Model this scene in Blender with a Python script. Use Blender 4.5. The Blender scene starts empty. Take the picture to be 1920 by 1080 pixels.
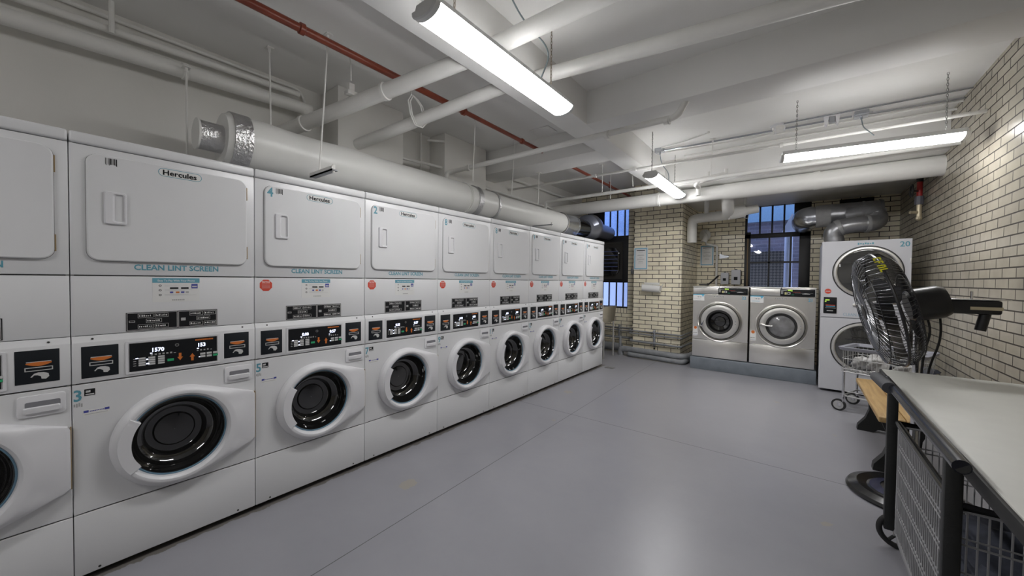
import bpy, bmesh, math, random
from mathutils import Vector, Matrix
random.seed(7)
C = bpy.context.scene.collection
PI = math.pi
# ------------------------------------------------------------------ materials
def mat(name, col, rough=.5, metal=0., emit=None, es=0., coat=0., noise=0., nscale=8., bump=0., bscale=40., spec=.5, alpha=1.):
    m = bpy.data.materials.new(name); m.use_nodes = True
    nt = m.node_tree; b = nt.nodes['Principled BSDF']
    b.inputs['Base Color'].default_value = (*col, 1); b.inputs['Roughness'].default_value = rough
    b.inputs['Metallic'].default_value = metal; b.inputs['Coat Weight'].default_value = coat
    b.inputs['Specular IOR Level'].default_value = spec
    if emit:
        b.inputs['Emission Color'].default_value = (*emit, 1); b.inputs['Emission Strength'].default_value = es
    if noise or bump:
        g = nt.nodes.new('ShaderNodeNewGeometry')
    if noise:
        n = nt.nodes.new('ShaderNodeTexNoise'); n.inputs['Scale'].default_value = nscale; n.inputs['Detail'].default_value = 6
        r = nt.nodes.new('ShaderNodeMapRange'); r.inputs['To Min'].default_value = 1-noise; r.inputs['To Max'].default_value = 1+noise
        r.inputs['From Min'].default_value = .3; r.inputs['From Max'].default_value = .7
        x = nt.nodes.new('ShaderNodeVectorMath'); x.operation = 'SCALE'; x.inputs[0].default_value = col
        nt.links.new(g.outputs['Position'], n.inputs['Vector']); nt.links.new(n.outputs['Fac'], r.inputs['Value'])
        nt.links.new(r.outputs[0], x.inputs['Scale']); nt.links.new(x.outputs[0], b.inputs['Base Color'])
    if bump:
        n2 = nt.nodes.new('ShaderNodeTexNoise'); n2.inputs['Scale'].default_value = bscale; n2.inputs['Detail'].default_value = 4
        bp = nt.nodes.new('ShaderNodeBump'); bp.inputs['Strength'].default_value = bump; bp.inputs['Distance'].default_value = .01
        nt.links.new(g.outputs['Position'], n2.inputs['Vector']); nt.links.new(n2.outputs['Fac'], bp.inputs['Height'])
        nt.links.new(bp.outputs[0], b.inputs['Normal'])
    return m
ENAMEL = mat('white_enamel', (.68,.685,.70), .32, noise=.015, nscale=3)
PLAST = mat('white_plastic', (.68,.68,.705), .38)
SEAM = mat('seam_shadow_gap', (.03,.03,.03), .8)
BLACK = mat('black_plastic', (.012,.012,.014), .3)
PANELB = mat('black_control_panel', (.008,.009,.011), .4, spec=.3)
READB = mat('dark_slate_reader', (.010,.013,.017), .45, spec=.3)
DGLASS = mat('dark_glass', (.008,.008,.008), .06, coat=1., spec=.8)
DRUM = mat('drum_dark_steel', (.05,.05,.052), .22, metal=.6)
TEAL = mat('teal_ink', (.10,.30,.38), .5)
TEALD = mat('teal_header', (.12,.33,.42), .5)
INK = mat('black_ink', (.01,.01,.012), .6, spec=.2)
GREY = mat('grey_ink', (.38,.38,.38), .6)
PAPER = mat('white_paper', (.78,.78,.77), .6)
PAPERG = mat('off_white_sticker', (.70,.70,.69), .6)
BLUE = mat('blue_ink', (.06,.07,.32), .5)
LBLUE = mat('light_blue_ink', (.10,.42,.62), .5)
ORANGE = mat('orange_ink', (.62,.17,.03), .5)
RED = mat('red_sticker', (.60,.07,.04), .5)
GREEN = mat('green_button', (.03,.38,.16), .5)
YEL = mat('yellow_ink', (.75,.72,.02), .5)
LGRAY = mat('light_grey_print', (.55,.55,.55), .5)
LED = mat('led_digits', (.6,.7,1.), .5, emit=(.65,.72,1.), es=1.1)
LEDG = mat('green_led_display', (.4,.7,.1), .5, emit=(.35,.5,.05), es=.2)
RUST = mat('rusty_hinge', (.33,.24,.13), .8)
SEAL = mat('blue_grey_seal', (.16,.28,.38), .25)
WPAINT = mat('painted_plaster', (.72,.71,.68), .55, noise=.05, nscale=1.3, bump=.12, bscale=25)
CPAINT = mat('painted_ceiling', (.80,.795,.78), .5, noise=.04, nscale=1.1, bump=.12, bscale=14)
PIPEW = mat('painted_pipe', (.76,.755,.73), .42, noise=.03, nscale=5, bump=.1, bscale=30)
DUCTW = mat('white_duct_jacket', (.70,.70,.68), .35, noise=.03, nscale=2, bump=.12, bscale=9)
REDP = mat('red_oxide_paint', (.21,.040,.018), .35, noise=.15, nscale=9)
FOIL = mat('crinkled_foil', (.62,.62,.63), .3, metal=1., bump=1., bscale=45)
GALV = mat('galvanised_steel', (.52,.54,.58), .25, metal=.9, noise=.06, nscale=9)
DGALV = mat('dull_dark_duct', (.36,.365,.38), .34, metal=.8, noise=.12, nscale=9)
TAPE = mat('grey_duct_tape', (.33,.33,.33), .45, metal=.3, noise=.1, nscale=25)
STEEL = mat('brushed_stainless', (.90,.88,.84), .29, metal=1., noise=.05, nscale=2.2, bump=.06, bscale=2.5)
STEELD = mat('satin_steel_ring', (.74,.73,.70), .36, metal=.9)
CHROME = mat('chrome', (.75,.75,.77), .15, metal=1.)
PLINTH = mat('grey_painted_concrete', (.19,.215,.245), .5, noise=.12, nscale=9)
GPIPE = mat('grey_painted_pipe', (.24,.25,.265), .45, noise=.15, nscale=12)
RUBBER = mat('black_rubber', (.018,.018,.018), .6)
IRON = mat('black_cast_iron', (.014,.015,.015), .5, bump=.15, bscale=60)
BFRAME = mat('black_window_frame', (.008,.008,.010), .45)
FOAM = mat('dark_grey_foam_grip', (.075,.078,.088), .6)
GWIRE = mat('grey_coated_wire', (.36,.36,.37), .35, metal=.3)
WWIRE = mat('white_coated_wire', (.50,.50,.50), .35, metal=.4)
LAVR = mat('grey_plastic_rim', (.28,.285,.33), .45)
TOPL = mat('pale_laminate', (.62,.62,.58), .5, noise=.02, nscale=14)
CLOTH = mat('white_cloth', (.50,.495,.49), .9, noise=.12, nscale=22, bump=.4, bscale=40)
CLOTHB = mat('dark_cloth', (.05,.055,.075), .9, noise=.3, nscale=25)
CHAIN = mat('bronze_chain', (.26,.22,.17), .45, metal=.6)
BCHAIN = mat('dull_grey_chain', (.20,.20,.19), .5, metal=.4)
CABLE = mat('blue_grey_cable', (.22,.27,.29), .5)
LAMPH = mat('lamp_housing_white', (.72,.73,.73), .4)
LAMPE = mat('glowing_diffuser', (.9,.9,.9), .5, emit=(1.,.99,.985), es=12.)
LAMPU = mat('added_uplight_glow', (.9,.9,.9), .5, emit=(1.,.99,.985), es=12.)  # added emission that lifts the ceiling brightness
BRASS = mat('pale_brass', (.55,.48,.34), .4, metal=.5)
NAVY = mat('navy_fan_badge', (.010,.012,.045), .4)
WOODB = mat('brown_wood_post', (.18,.12,.06), .6)
OUTW = mat('outdoor_white_paint', (.75,.77,.85), .5)
OUTB = mat('outdoor_blue_screen', (.30,.42,.62), .6, noise=.2, nscale=40)

def wood():
    m = mat('varnished_pine', (.45,.29,.12), .42); nt = m.node_tree; b = nt.nodes['Principled BSDF']
    g = nt.nodes.new('ShaderNodeTexCoord'); mp = nt.nodes.new('ShaderNodeMapping'); mp.inputs['Scale'].default_value = (16, 1.2, 8)
    n = nt.nodes.new('ShaderNodeTexNoise'); n.inputs['Scale'].default_value = 2.2; n.inputs['Detail'].default_value = 8; n.inputs['Distortion'].default_value = .8
    r = nt.nodes.new('ShaderNodeValToRGB'); r.color_ramp.elements[0].position = .3; r.color_ramp.elements[0].color = (.33,.20,.075,1)
    r.color_ramp.elements[1].position = .7; r.color_ramp.elements[1].color = (.52,.35,.15,1)
    nt.links.new(g.outputs['Object'], mp.inputs[0]); nt.links.new(mp.outputs[0], n.inputs['Vector'])
    nt.links.new(n.outputs['Fac'], r.inputs[0]); nt.links.new(r.outputs[0], b.inputs['Base Color']); return m
WOOD = wood()

def brick(name, axis, off=(0,0), c1=(.90,.83,.65), c2=(.84,.77,.60), mortar=(.050,.043,.036), rough=.25, bw=.2245, bh=.0753, ms=.0050):
    m = bpy.data.materials.new(name); m.use_nodes = True; nt = m.node_tree; b = nt.nodes['Principled BSDF']
    g = nt.nodes.new('ShaderNodeNewGeometry'); s = nt.nodes.new('ShaderNodeSeparateXYZ'); nt.links.new(g.outputs['Position'], s.inputs[0])
    c = nt.nodes.new('ShaderNodeCombineXYZ')
    a1 = nt.nodes.new('ShaderNodeMath'); a1.operation = 'ADD'; a1.inputs[1].default_value = off[0]
    a2 = nt.nodes.new('ShaderNodeMath'); a2.operation = 'ADD'; a2.inputs[1].default_value = off[1]
    nt.links.new(s.outputs[axis], a1.inputs[0]); nt.links.new(s.outputs[2], a2.inputs[0])
    nt.links.new(a1.outputs[0], c.inputs[0]); nt.links.new(a2.outputs[0], c.inputs[1])
    t = nt.nodes.new('ShaderNodeTexBrick'); t.offset = .5; t.inputs['Scale'].default_value = 1
    t.inputs['Brick Width'].default_value = bw; t.inputs['Row Height'].default_value = bh; t.inputs['Mortar Size'].default_value = ms
    t.inputs['Mortar Smooth'].default_value = .1; t.inputs['Color1'].default_value = (*c1,1); t.inputs['Color2'].default_value = (*c2,1); t.inputs['Mortar'].default_value = (*mortar,1)
    nt.links.new(c.outputs[0], t.inputs['Vector'])
    n = nt.nodes.new('ShaderNodeTexNoise'); n.inputs['Scale'].default_value = 3.5; n.inputs['Detail'].default_value = 5
    nt.links.new(g.outputs['Position'], n.inputs['Vector'])
    r = nt.nodes.new('ShaderNodeMapRange'); r.inputs['From Min'].default_value = .3; r.inputs['From Max'].default_value = .7; r.inputs['To Min'].default_value = .86; r.inputs['To Max'].default_value = 1.1
    v = nt.nodes.new('ShaderNodeVectorMath'); v.operation = 'SCALE'
    nt.links.new(n.outputs['Fac'], r.inputs['Value']); nt.links.new(t.outputs['Color'], v.inputs[0]); nt.links.new(r.outputs[0], v.inputs['Scale'])
    nt.links.new(v.outputs[0], b.inputs['Base Color'])
    rr = nt.nodes.new('ShaderNodeMapRange'); rr.inputs['To Min'].default_value = rough; rr.inputs['To Max'].default_value = .85
    nt.links.new(t.outputs['Fac'], rr.inputs['Value']); nt.links.new(rr.outputs[0], b.inputs['Roughness'])
    iv = nt.nodes.new('ShaderNodeMath'); iv.operation = 'SUBTRACT'; iv.inputs[0].default_value = 1
    nt.links.new(t.outputs['Fac'], iv.inputs[1])
    bp = nt.nodes.new('ShaderNodeBump'); bp.inputs['Strength'].default_value = .5; bp.inputs['Distance'].default_value = .004
    nt.links.new(iv.outputs[0], bp.inputs['Height']); nt.links.new(bp.outputs[0], b.inputs['Normal'])
    return m
BRX = brick('glazed_cream_brick_facing', 0, (-.053+.0, -.055))
BRY = brick('glazed_cream_brick_side', 1, (.02, -.055))
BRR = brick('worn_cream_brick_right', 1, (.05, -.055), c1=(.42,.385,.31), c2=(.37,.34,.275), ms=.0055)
ROWL = brick('upright_cream_bricks', 0, (0,0), bw=.06, bh=.6)
BROUT = brick('outdoor_dark_brick', 0, (0,0), c1=(.16,.13,.15), c2=(.11,.10,.12), mortar=(.20,.19,.22), rough=.8, ms=.007)

def floor_mat():
    m = bpy.data.materials.new('grey_floor_paint'); m.use_nodes = True; nt = m.node_tree; b = nt.nodes['Principled BSDF']; L = nt.links.new
    g = nt.nodes.new('ShaderNodeNewGeometry'); s = nt.nodes.new('ShaderNodeSeparateXYZ'); L(g.outputs['Position'], s.inputs[0])
    n = nt.nodes.new('ShaderNodeTexNoise'); n.inputs['Scale'].default_value = 1.6; n.inputs['Detail'].default_value = 9; n.inputs['Roughness'].default_value = .65; L(g.outputs['Position'], n.inputs['Vector'])
    r = nt.nodes.new('ShaderNodeValToRGB'); r.color_ramp.elements[0].position = .32; r.color_ramp.elements[0].color = (.262,.262,.288,1); r.color_ramp.elements[1].position = .7; r.color_ramp.elements[1].color = (.296,.296,.322,1)
    L(n.outputs['Fac'], r.inputs[0]); cur = r.outputs[0]
    n3 = nt.nodes.new('ShaderNodeTexNoise'); n3.inputs['Scale'].default_value = 14; n3.inputs['Detail'].default_value = 6; L(g.outputs['Position'], n3.inputs['Vector'])
    def mth(op, a, bb=None):
        x = nt.nodes.new('ShaderNodeMath'); x.operation = op
        for i, v in enumerate((a, bb)):
            if v is None: continue
            if isinstance(v, (int, float)): x.inputs[i].default_value = v
            else: L(v, x.inputs[i])
        return x.outputs[0]
    def mix(fac, col):
        nonlocal cur
        x = nt.nodes.new('ShaderNodeMix'); x.data_type = 'RGBA'; L(fac, x.inputs[0]); L(cur, x.inputs[6]); x.inputs[7].default_value = (*col,1); cur = x.outputs[2]
    # hairline joints (x = .69 slightly skewed, y = 3.36)
    xx = mth('ADD', mth('ADD', s.outputs[0], mth('MULTIPLY', s.outputs[1], .031)), mth('MULTIPLY', n3.outputs['Fac'], .004))
    jx = mth('LESS_THAN', mth('ABSOLUTE', mth('SUBTRACT', xx, .771)), .0026)
    yy = mth('ADD', s.outputs[1], mth('MULTIPLY', n3.outputs['Fac'], .006))
    jy = mth('LESS_THAN', mth('ABSOLUTE', mth('SUBTRACT', yy, 3.363)), .003)
    mix(mth('MULTIPLY', mth('MAXIMUM', jx, jy), .85), (.05,.05,.05))
    # small worn tan patches
    n2 = nt.nodes.new('ShaderNodeTexNoise'); n2.inputs['Scale'].default_value = 22; L(g.outputs['Position'], n2.inputs['Vector'])
    for (px, py, ra) in ((.456,1.522,.05), (.267,4.01,.055), (2.625,2.745,.022), (.62,3.1,.012), (2.75,4.4,.02), (2.3,5.2,.02)):
        dx = mth('SUBTRACT', s.outputs[0], px); dy = mth('SUBTRACT', s.outputs[1], py)
        d = mth('SQRT', mth('ADD', mth('MULTIPLY', dx, dx), mth('MULTIPLY', dy, dy)))
        d = mth('ADD', d, mth('MULTIPLY', mth('SUBTRACT', n2.outputs['Fac'], .5), .09))
        mix(mth('MULTIPLY', mth('LESS_THAN', d, ra), .45), (.36,.31,.20))
    # ragged dark brown edge in front of the machine row
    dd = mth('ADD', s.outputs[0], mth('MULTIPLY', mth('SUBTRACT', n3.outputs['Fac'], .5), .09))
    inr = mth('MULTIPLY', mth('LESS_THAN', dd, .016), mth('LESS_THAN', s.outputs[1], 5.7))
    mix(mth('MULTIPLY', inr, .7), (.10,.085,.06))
    L(cur, b.inputs['Base Color'])
    rr = nt.nodes.new('ShaderNodeMapRange'); rr.inputs['To Min'].default_value = .27; rr.inputs['To Max'].default_value = .40; L(n.outputs['Fac'], rr.inputs['Value']); L(rr.outputs[0], b.inputs['Roughness'])
    bp = nt.nodes.new('ShaderNodeBump'); bp.inputs['Strength'].default_value = .05; bp.inputs['Distance'].default_value = .01
    L(n3.outputs['Fac'], bp.inputs['Height']); L(bp.outputs[0], b.inputs['Normal'])
    return m
FLOOR = floor_mat()

def glass():
    m = bpy.data.materials.new('window_glass'); m.use_nodes = True; nt = m.node_tree; nt.nodes.clear()
    o = nt.nodes.new('ShaderNodeOutputMaterial'); t = nt.nodes.new('ShaderNodeBsdfTransparent'); t.inputs[0].default_value = (.82,.86,.92,1)
    g = nt.nodes.new('ShaderNodeBsdfGlossy'); g.inputs['Roughness'].default_value = .02
    f = nt.nodes.new('ShaderNodeFresnel'); f.inputs['IOR'].default_value = 1.75; x = nt.nodes.new('ShaderNodeMixShader')
    nt.links.new(f.outputs[0], x.inputs[0]); nt.links.new(t.outputs[0], x.inputs[1]); nt.links.new(g.outputs[0], x.inputs[2]); nt.links.new(x.outputs[0], o.inputs[0]); return m
GLASS = glass()
def mesh_screen():
    m = mat('diamond_mesh_screen', (.10,.095,.10), .7); nt = m.node_tree; b = nt.nodes['Principled BSDF']
    g = nt.nodes.new('ShaderNodeNewGeometry'); mp = nt.nodes.new('ShaderNodeMapping'); mp.inputs['Rotation'].default_value = (0, PI/4, 0); mp.inputs['Scale'].default_value = (26,26,26)
    c = nt.nodes.new('ShaderNodeTexChecker'); c.inputs['Scale'].default_value = 1; c.inputs['Color1'].default_value = (.34,.31,.30,1); c.inputs['Color2'].default_value = (.08,.08,.09,1)
    nt.links.new(g.outputs['Position'], mp.inputs[0]); nt.links.new(mp.outputs[0], c.inputs['Vector']); nt.links.new(c.outputs[0], b.inputs['Base Color']); return m
SCREEN = mesh_screen()

# ------------------------------------------------------------------ geometry
FW = (Vector((0,0,0)), Vector((1,0,0)), Vector((0,1,0)), Vector((0,0,1)))            # world axes
FX = (Vector((0,0,0)), Vector((0,1,0)), Vector((0,0,1)), Vector((1,0,0)))            # face looking +x: u=y v=z d=x
FY = (Vector((0,0,0)), Vector((1,0,0)), Vector((0,0,1)), Vector((0,-1,0)))           # face looking -y: u=x v=z d=-y
def frame(o, r, u):
    r = Vector(r).normalized(); u = Vector(u); n = r.cross(u).normalized(); u = n.cross(r).normalized(); return (Vector(o), r, u, n)
_tc = {}
class G:
    def __init__(s, fr=FW): s.v = []; s.f = []; s.m = []; s.mats = []; s.fr = fr
    def mi(s, m):
        if m not in s.mats: s.mats.append(m)
        return s.mats.index(m)
    def add(s, vs, fs, m):
        o = len(s.v); O, R, U, N = s.fr; k = s.mi(m)
        s.v += [O + R*p[0] + U*p[1] + N*p[2] for p in vs]
        for f in fs: s.f.append([o+i for i in f]); s.m.append(k)
        return s
    def box(s, a, b, m, bev=0., seg=2):
        x0,y0,z0 = a; x1,y1,z1 = b
        vs = [(x0,y0,z0),(x1,y0,z0),(x1,y1,z0),(x0,y1,z0),(x0,y0,z1),(x1,y0,z1),(x1,y1,z1),(x0,y1,z1)]
        fs = [(0,3,2,1),(4,5,6,7),(0,1,5,4),(1,2,6,5),(2,3,7,6),(3,0,4,7)]
        if bev:
            bm = bmesh.new(); q = [bm.verts.new(v) for v in vs]
            for f in fs: bm.faces.new([q[i] for i in f])
            bmesh.ops.bevel(bm, geom=bm.edges[:], offset=bev, segments=seg, affect='EDGES', profile=.5)
            bm.verts.index_update(); vs = [v.co[:] for v in bm.verts]; fs = [[v.index for v in f.verts] for f in bm.faces]; bm.free()
        return s.add(vs, fs, m)
    def loft(s, loops, m, c0=True, c1=True, closed=True):
        n = len(loops[0]); vs = [p for l in loops for p in l]; fs = []
        for i in range(len(loops)-1):
            for j in range(n if closed else n-1):
                k = (j+1) % n; fs.append((i*n+j, i*n+k, (i+1)*n+k, (i+1)*n+j))
        if c0: fs.append(tuple(range(n))[::-1])
        if c1: fs.append(tuple(range((len(loops)-1)*n, len(loops)*n)))
        return s.add(vs, fs, m)
    def prism(s, poly, d0, d1, m):
        return s.loft([[(p[0],p[1],d0) for p in poly], [(p[0],p[1],d1) for p in poly]], m)
    def tube(s, pts, r, m, n=10, closed=False, caps=True):
        P = [Vector(p) for p in pts]; k = len(P); rs = r if isinstance(r, (list, tuple)) else [r]*k
        T = []
        for i in range(k):
            a = P[i-1] if (i or closed) else P[0]; b = P[(i+1) % k] if (i < k-1 or closed) else P[-1]
            T.append((b-a).normalized())
        ref = Vector((0,0,1)) if abs(T[0].z) < .9 else Vector((1,0,0))
        x = T[0].cross(ref).normalized(); loops = []
        for i in range(k):
            x = (x - T[i]*x.dot(T[i])).normalized(); y = T[i].cross(x)
            loops.append([P[i] + (x*math.cos(2*PI*j/n) + y*math.sin(2*PI*j/n))*rs[i] for j in range(n)])
        if closed: loops.append(loops[0])
        return s.loft(loops, m, caps and not closed, caps and not closed)
    def cyl(s, a, b, r, m, n=20, r2=None, caps=True):
        return s.tube([a, b], [r, r if r2 is None else r2], m, n, caps=caps)
    def lathe(s, prof, o, ax, m, n=32, c0=True, c1=True):
        o = Vector(o); ax = Vector(ax).normalized(); ref = Vector((0,0,1)) if abs(ax.z) < .9 else Vector((1,0,0))
        x = ax.cross(ref).normalized(); y = ax.cross(x)
        return s.loft([[o + ax*h + (x*math.cos(2*PI*j/n)+y*math.sin(2*PI*j/n))*r for j in range(n)] for r, h in prof], m, c0, c1)
    def ball(s, o, r, m, n=12, sc=(1,1,1)):
        vs = []; fs = []; o = Vector(o)
        for i in range(n+1):
            t = PI*i/n
            for j in range(n): vs.append(o + Vector((math.sin(t)*math.cos(2*PI*j/n)*r*sc[0], math.sin(t)*math.sin(2*PI*j/n)*r*sc[1], math.cos(t)*r*sc[2])))
        for i in range(n):
            for j in range(n): k = (j+1) % n; fs.append((i*n+j, (i+1)*n+j, (i+1)*n+k, i*n+k))
        return s.add(vs, fs, m)
    def text(s, t, size, o, m, d=.0008, align='LEFT', sx=1., bold=0., rot=0.):
        key = (t, bold)
        if key not in _tc:
            cu = bpy.data.curves.new('lettering', 'FONT'); cu.body = t; cu.size = 1; cu.resolution_u = 2; cu.offset = bold
            ob = bpy.data.objects.new('lettering', cu); C.objects.link(ob); dg = bpy.context.evaluated_depsgraph_get()
            me = ob.evaluated_get(dg).to_mesh()
            _tc[key] = ([v.co[:2] for v in me.vertices], [tuple(p.vertices) for p in me.polygons])
            ob.evaluated_get(dg).to_mesh_clear(); bpy.data.objects.remove(ob); bpy.data.curves.remove(cu)
        vs, fs = _tc[key]
        if not vs: return s
        x0 = min(v[0] for v in vs); x1 = max(v[0] for v in vs); w = (x1-x0)*size*sx
        ox = {'LEFT':0,'CENTER':-w/2,'RIGHT':-w}[align]; c, q = math.cos(rot), math.sin(rot); out = []
        for v in vs:
            a = (v[0]-x0)*size*sx+ox; b = v[1]*size; out.append((o[0]+a*c-b*q, o[1]+a*q+b*c, o[2]+d))
        return s.add(out, fs, m)
    def rect(s, u0, v0, u1, v1, d, m): return s.box((u0,v0,0), (u1,v1,d), m)
def mesh(name, g, smooth=True, ang=32):
    me = bpy.data.meshes.new(name); me.from_pydata(g.v, [], g.f)
    for m in g.mats: me.materials.append(m)
    me.polygons.foreach_set('material_index', g.m); me.validate()
    if smooth:
        me.polygons.foreach_set('use_smooth', [True]*len(me.polygons)); me.set_sharp_from_angle(angle=math.radians(ang))
    me.update(); return me
def fixn(me):
    bm = bmesh.new(); bm.from_mesh(me); bmesh.ops.recalc_face_normals(bm, faces=bm.faces[:]); bm.to_mesh(me); bm.free()
def obj(name, g, parent=None, label=None, fix=True):
    me = g if isinstance(g, bpy.types.Mesh) else mesh(name, g)
    if not isinstance(g, bpy.types.Mesh) and fix: fixn(me)
    o = bpy.data.objects.new(name, me); C.objects.link(o)
    if parent is not None: o.parent = parent
    if label: o['label'] = label
    return o
def tag(o, label, cat, group=None):
    o['label'] = label; o['category'] = cat
    if group: o['group'] = group
    return o
def thing(name, label, cat, loc=(0,0,0), rz=0., group=None):
    o = bpy.data.objects.new(name, None); C.objects.link(o); o.location = loc; o.rotation_euler = (0,0,rz); o.empty_display_size = .1
    return tag(o, label, cat, group)
def solo(name, g, label, cat, group=None): return tag(obj(name, g), label, cat, group)
def struct(name, g, parent=None):
    o = obj(name, g, parent)
    if parent is None: o['kind'] = 'structure'
    return o
def rrect(u0, v0, u1, v1, r, d, n=6):
    pts = []
    for cx, cy, a0 in ((u1-r,v1-r,0),(u0+r,v1-r,PI/2),(u0+r,v0+r,PI),(u1-r,v0+r,1.5*PI)):
        for i in range(n+1): a = a0 + PI/2*i/n; pts.append((cx+r*math.cos(a), cy+r*math.sin(a), d))
    return pts
def rplate(g, u0, v0, u1, v1, r, d0, d1, m, bev=.003):
    g.loft([rrect(u0,v0,u1,v1,r,d0), rrect(u0,v0,u1,v1,r,d1-bev), rrect(u0+bev*.3,v0+bev*.3,u1-bev*.3,v1-bev*.3,max(r-bev*.3,.0005),d1-bev*.3), rrect(u0+bev,v0+bev,u1-bev,v1-bev,max(r-bev,.0004),d1)], m); return g
def bend(pts, r=.06, k=6):
    """round the corners of a path"""
    P = [Vector(p) for p in pts]; out = [P[0]]
    for i in range(1, len(P)-1):
        a = P[i]+(P[i-1]-P[i]).normalized()*min(r,(P[i-1]-P[i]).length*.49); b = P[i]+(P[i+1]-P[i]).normalized()*min(r,(P[i+1]-P[i]).length*.49)
        for j in range(k+1): t = j/k; out.append(a*(1-t)**2 + P[i]*2*t*(1-t) + b*t*t)
    return out+[P[-1]]

# ------------------------------------------------------------------ camera
cam = bpy.data.cameras.new('camera'); co = bpy.data.objects.new('camera', cam); C.objects.link(co)
F, yaw, pit, rol = 700.2434, .657638, .0220042, .01126
f = Vector((-math.sin(yaw)*math.cos(pit), math.cos(yaw)*math.cos(pit), -math.sin(pit))); r = Vector((math.cos(yaw), math.sin(yaw), 0)); u = r.cross(f)
r2 = r*math.cos(rol)+u*math.sin(rol); u2 = -r*math.sin(rol)+u*math.cos(rol)
M = Matrix((r2, u2, -f)).transposed().to_4x4(); M.translation = Vector((2.48235, 0, 1.361009)); co.matrix_world = M
cam.sensor_fit = 'HORIZONTAL'; cam.sensor_width = 36; cam.lens = F/1920*36; cam.clip_start = .02; cam.clip_end = 100
bpy.context.scene.camera = co

# ------------------------------------------------------------------ room shell
XL, XR, YB, YF, ZC = -1.17, 3.64, -3.6, 8.0, 3.1
GX0, GX1, GZ = .646, .89, 2.8          # girder
struct('floor', G().box((XL-.3, YB-.3, -.2), (XR+.3, YF+.3, 0), FLOOR))
struct('ceiling', G().box((XL-.3, YB-.3, ZC), (XR+.3, YF+.3, ZC+.2), CPAINT))
struct('wall_left', G().box((XL-.2, YB-.2, 0), (XL, 7.1, ZC), WPAINT))
struct('wall_back', G().box((XL-.2, YB-.2, 0), (XR+.2, YB, ZC), WPAINT))
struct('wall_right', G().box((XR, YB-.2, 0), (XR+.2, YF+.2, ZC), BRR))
struct('trim_1', G().box((GX0, YB, GZ), (GX1, YF, ZC+.02), CPAINT, .006))
struct('trim_2', G().box((GX1-.01, 3.16, GZ), (XR, 3.54, ZC+.02), CPAINT, .006))
struct('trim_3', G().box((XL, 3.86, GZ), (GX0+.01, 4.28, ZC+.02), CPAINT, .006))
struct('trim_4', G().box((GX1-.01, 5.66, 2.72), (XR, YF, ZC+.02), CPAINT, .004))
struct('trim_5', G().box((GX1-.01, -1.2, GZ), (XR, -.8, ZC+.02), CPAINT, .006))
struct('wall_column_a', G().box((XL-.01, 1.72, 0), (-.85, 2.42, ZC), WPAINT, .008))
struct('wall_column_b', G().box((XL-.01, 3.04, 0), (-.90, 3.78, ZC), WPAINT, .008))
# brick pier between the two windows, stepped back on its right
g = G(); g.box((.05, 6.8, 0), (.872, 7.3, ZC), BRX); p = struct('wall_pier', g)
struct('wall_pier_side', G().box((.84, 6.802, 0), (.875, YF+.1, ZC), BRY))
# far wall right, window opening x 1.72..2.64, z .95..2.68
WX0, WX1, WZ0, WZ1 = 1.66, 2.60, .95, 2.735
g = G(); g.box((.86, YF, 0), (WX0, YF+.2, ZC), BRX).box((WX1, YF, 0), (XR+.1, YF+.2, ZC), BRX).box((WX0, YF, 0), (WX1, YF+.2, WZ0), BRX).box((WX0, YF, WZ1), (WX1, YF+.2, ZC), BRX)
struct('wall_far', g)
# far wall left, window opening
LX0, LX1, LZ0, LZ1 = -1.05, -.165, .83, 2.95
g = G(); g.box((XL-.2, 7.1, 0), (LX0, 7.3, ZC), BRX).box((LX1, 7.1, 0), (.06, 7.3, ZC), BRX).box((LX0, 7.1, 0), (LX1, 7.3, LZ0-.09), BRX).box((LX0, 7.1, LZ1), (LX1, 7.3, ZC), BRX).box((LX0, 7.099, LZ0-.09), (LX1, 7.29, LZ0), ROWL)
struct('wall_far_left', g)

# window_1 (left, half hidden behind the machines)
g = G(FY); y = -7.14
def fbar(g, u0, v0, u1, v1, m=BFRAME, d=.05, yy=None): g.box((u0,v0,(y if yy is None else yy)-d/2), (u1,v1,(y if yy is None else yy)+d/2), m, .003)
fbar(g, LX0, LZ0, LX0+.36, LZ1); fbar(g, LX1-.015, LZ0, LX1, 1.36); fbar(g, LX1-.012, 2.24, LX1, LZ1); fbar(g, LX0, LZ1-.08, LX1, LZ1)
fbar(g, LX0, LZ0, LX1, LZ0+.03)
w1 = struct('window_1', g)
g = G(FY); g.box((LX0+.3, 1.33, y-.03), (LX1, 2.25, y+.02), BFRAME, .003)
g.loft([rrect(-.80,1.40,-.28,2.13,.02,y+.02), rrect(-.80,1.40,-.28,2.13,.02,y+.05), rrect(-.77,1.43,-.31,2.10,.02,y+.05), rrect(-.77,1.43,-.31,2.10,.02,y+.025)], mat('dark_board', (.03,.028,.026), .6), False, True)
struct('sash_board', g, w1)
g = G(FY); g.loft([rrect(-.80,1.47,-.335,2.02,.14,y+.026), rrect(-.80,1.47,-.335,2.02,.14,y+.07), rrect(-.79,1.485,-.35,2.005,.13,y+.08)], DGLASS)
for k in range(6): g.box((-.78, 1.56+k*.075, y+.08), (-.36, 1.572+k*.075, y+.086), mat('blue_reflection_streak_%d' % k, (.10,.13,.32), .25) if k == 0 else g.mats[-1], .002)  # blue streaks: reflections on the rounded glass put in as colour
struct('rounded_vent', g, w1)
g = G(FY)
for a in (-.56,-.41,-.258): g.box((a-.009, 2.25, y-.02), (a+.009, LZ1-.05, y+.02), BFRAME)
for a in (-.56,-.41,-.27): g.box((a-.008, LZ0+.02, y-.02), (a+.008, 1.34, y+.02), BFRAME)
struct('glazing_bars', g, w1)
g = G(FY); g.box((LX0+.34, 2.25, y-.006), (LX1-.01, LZ1-.06, y), GLASS); struct('pane', g, w1)
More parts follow.
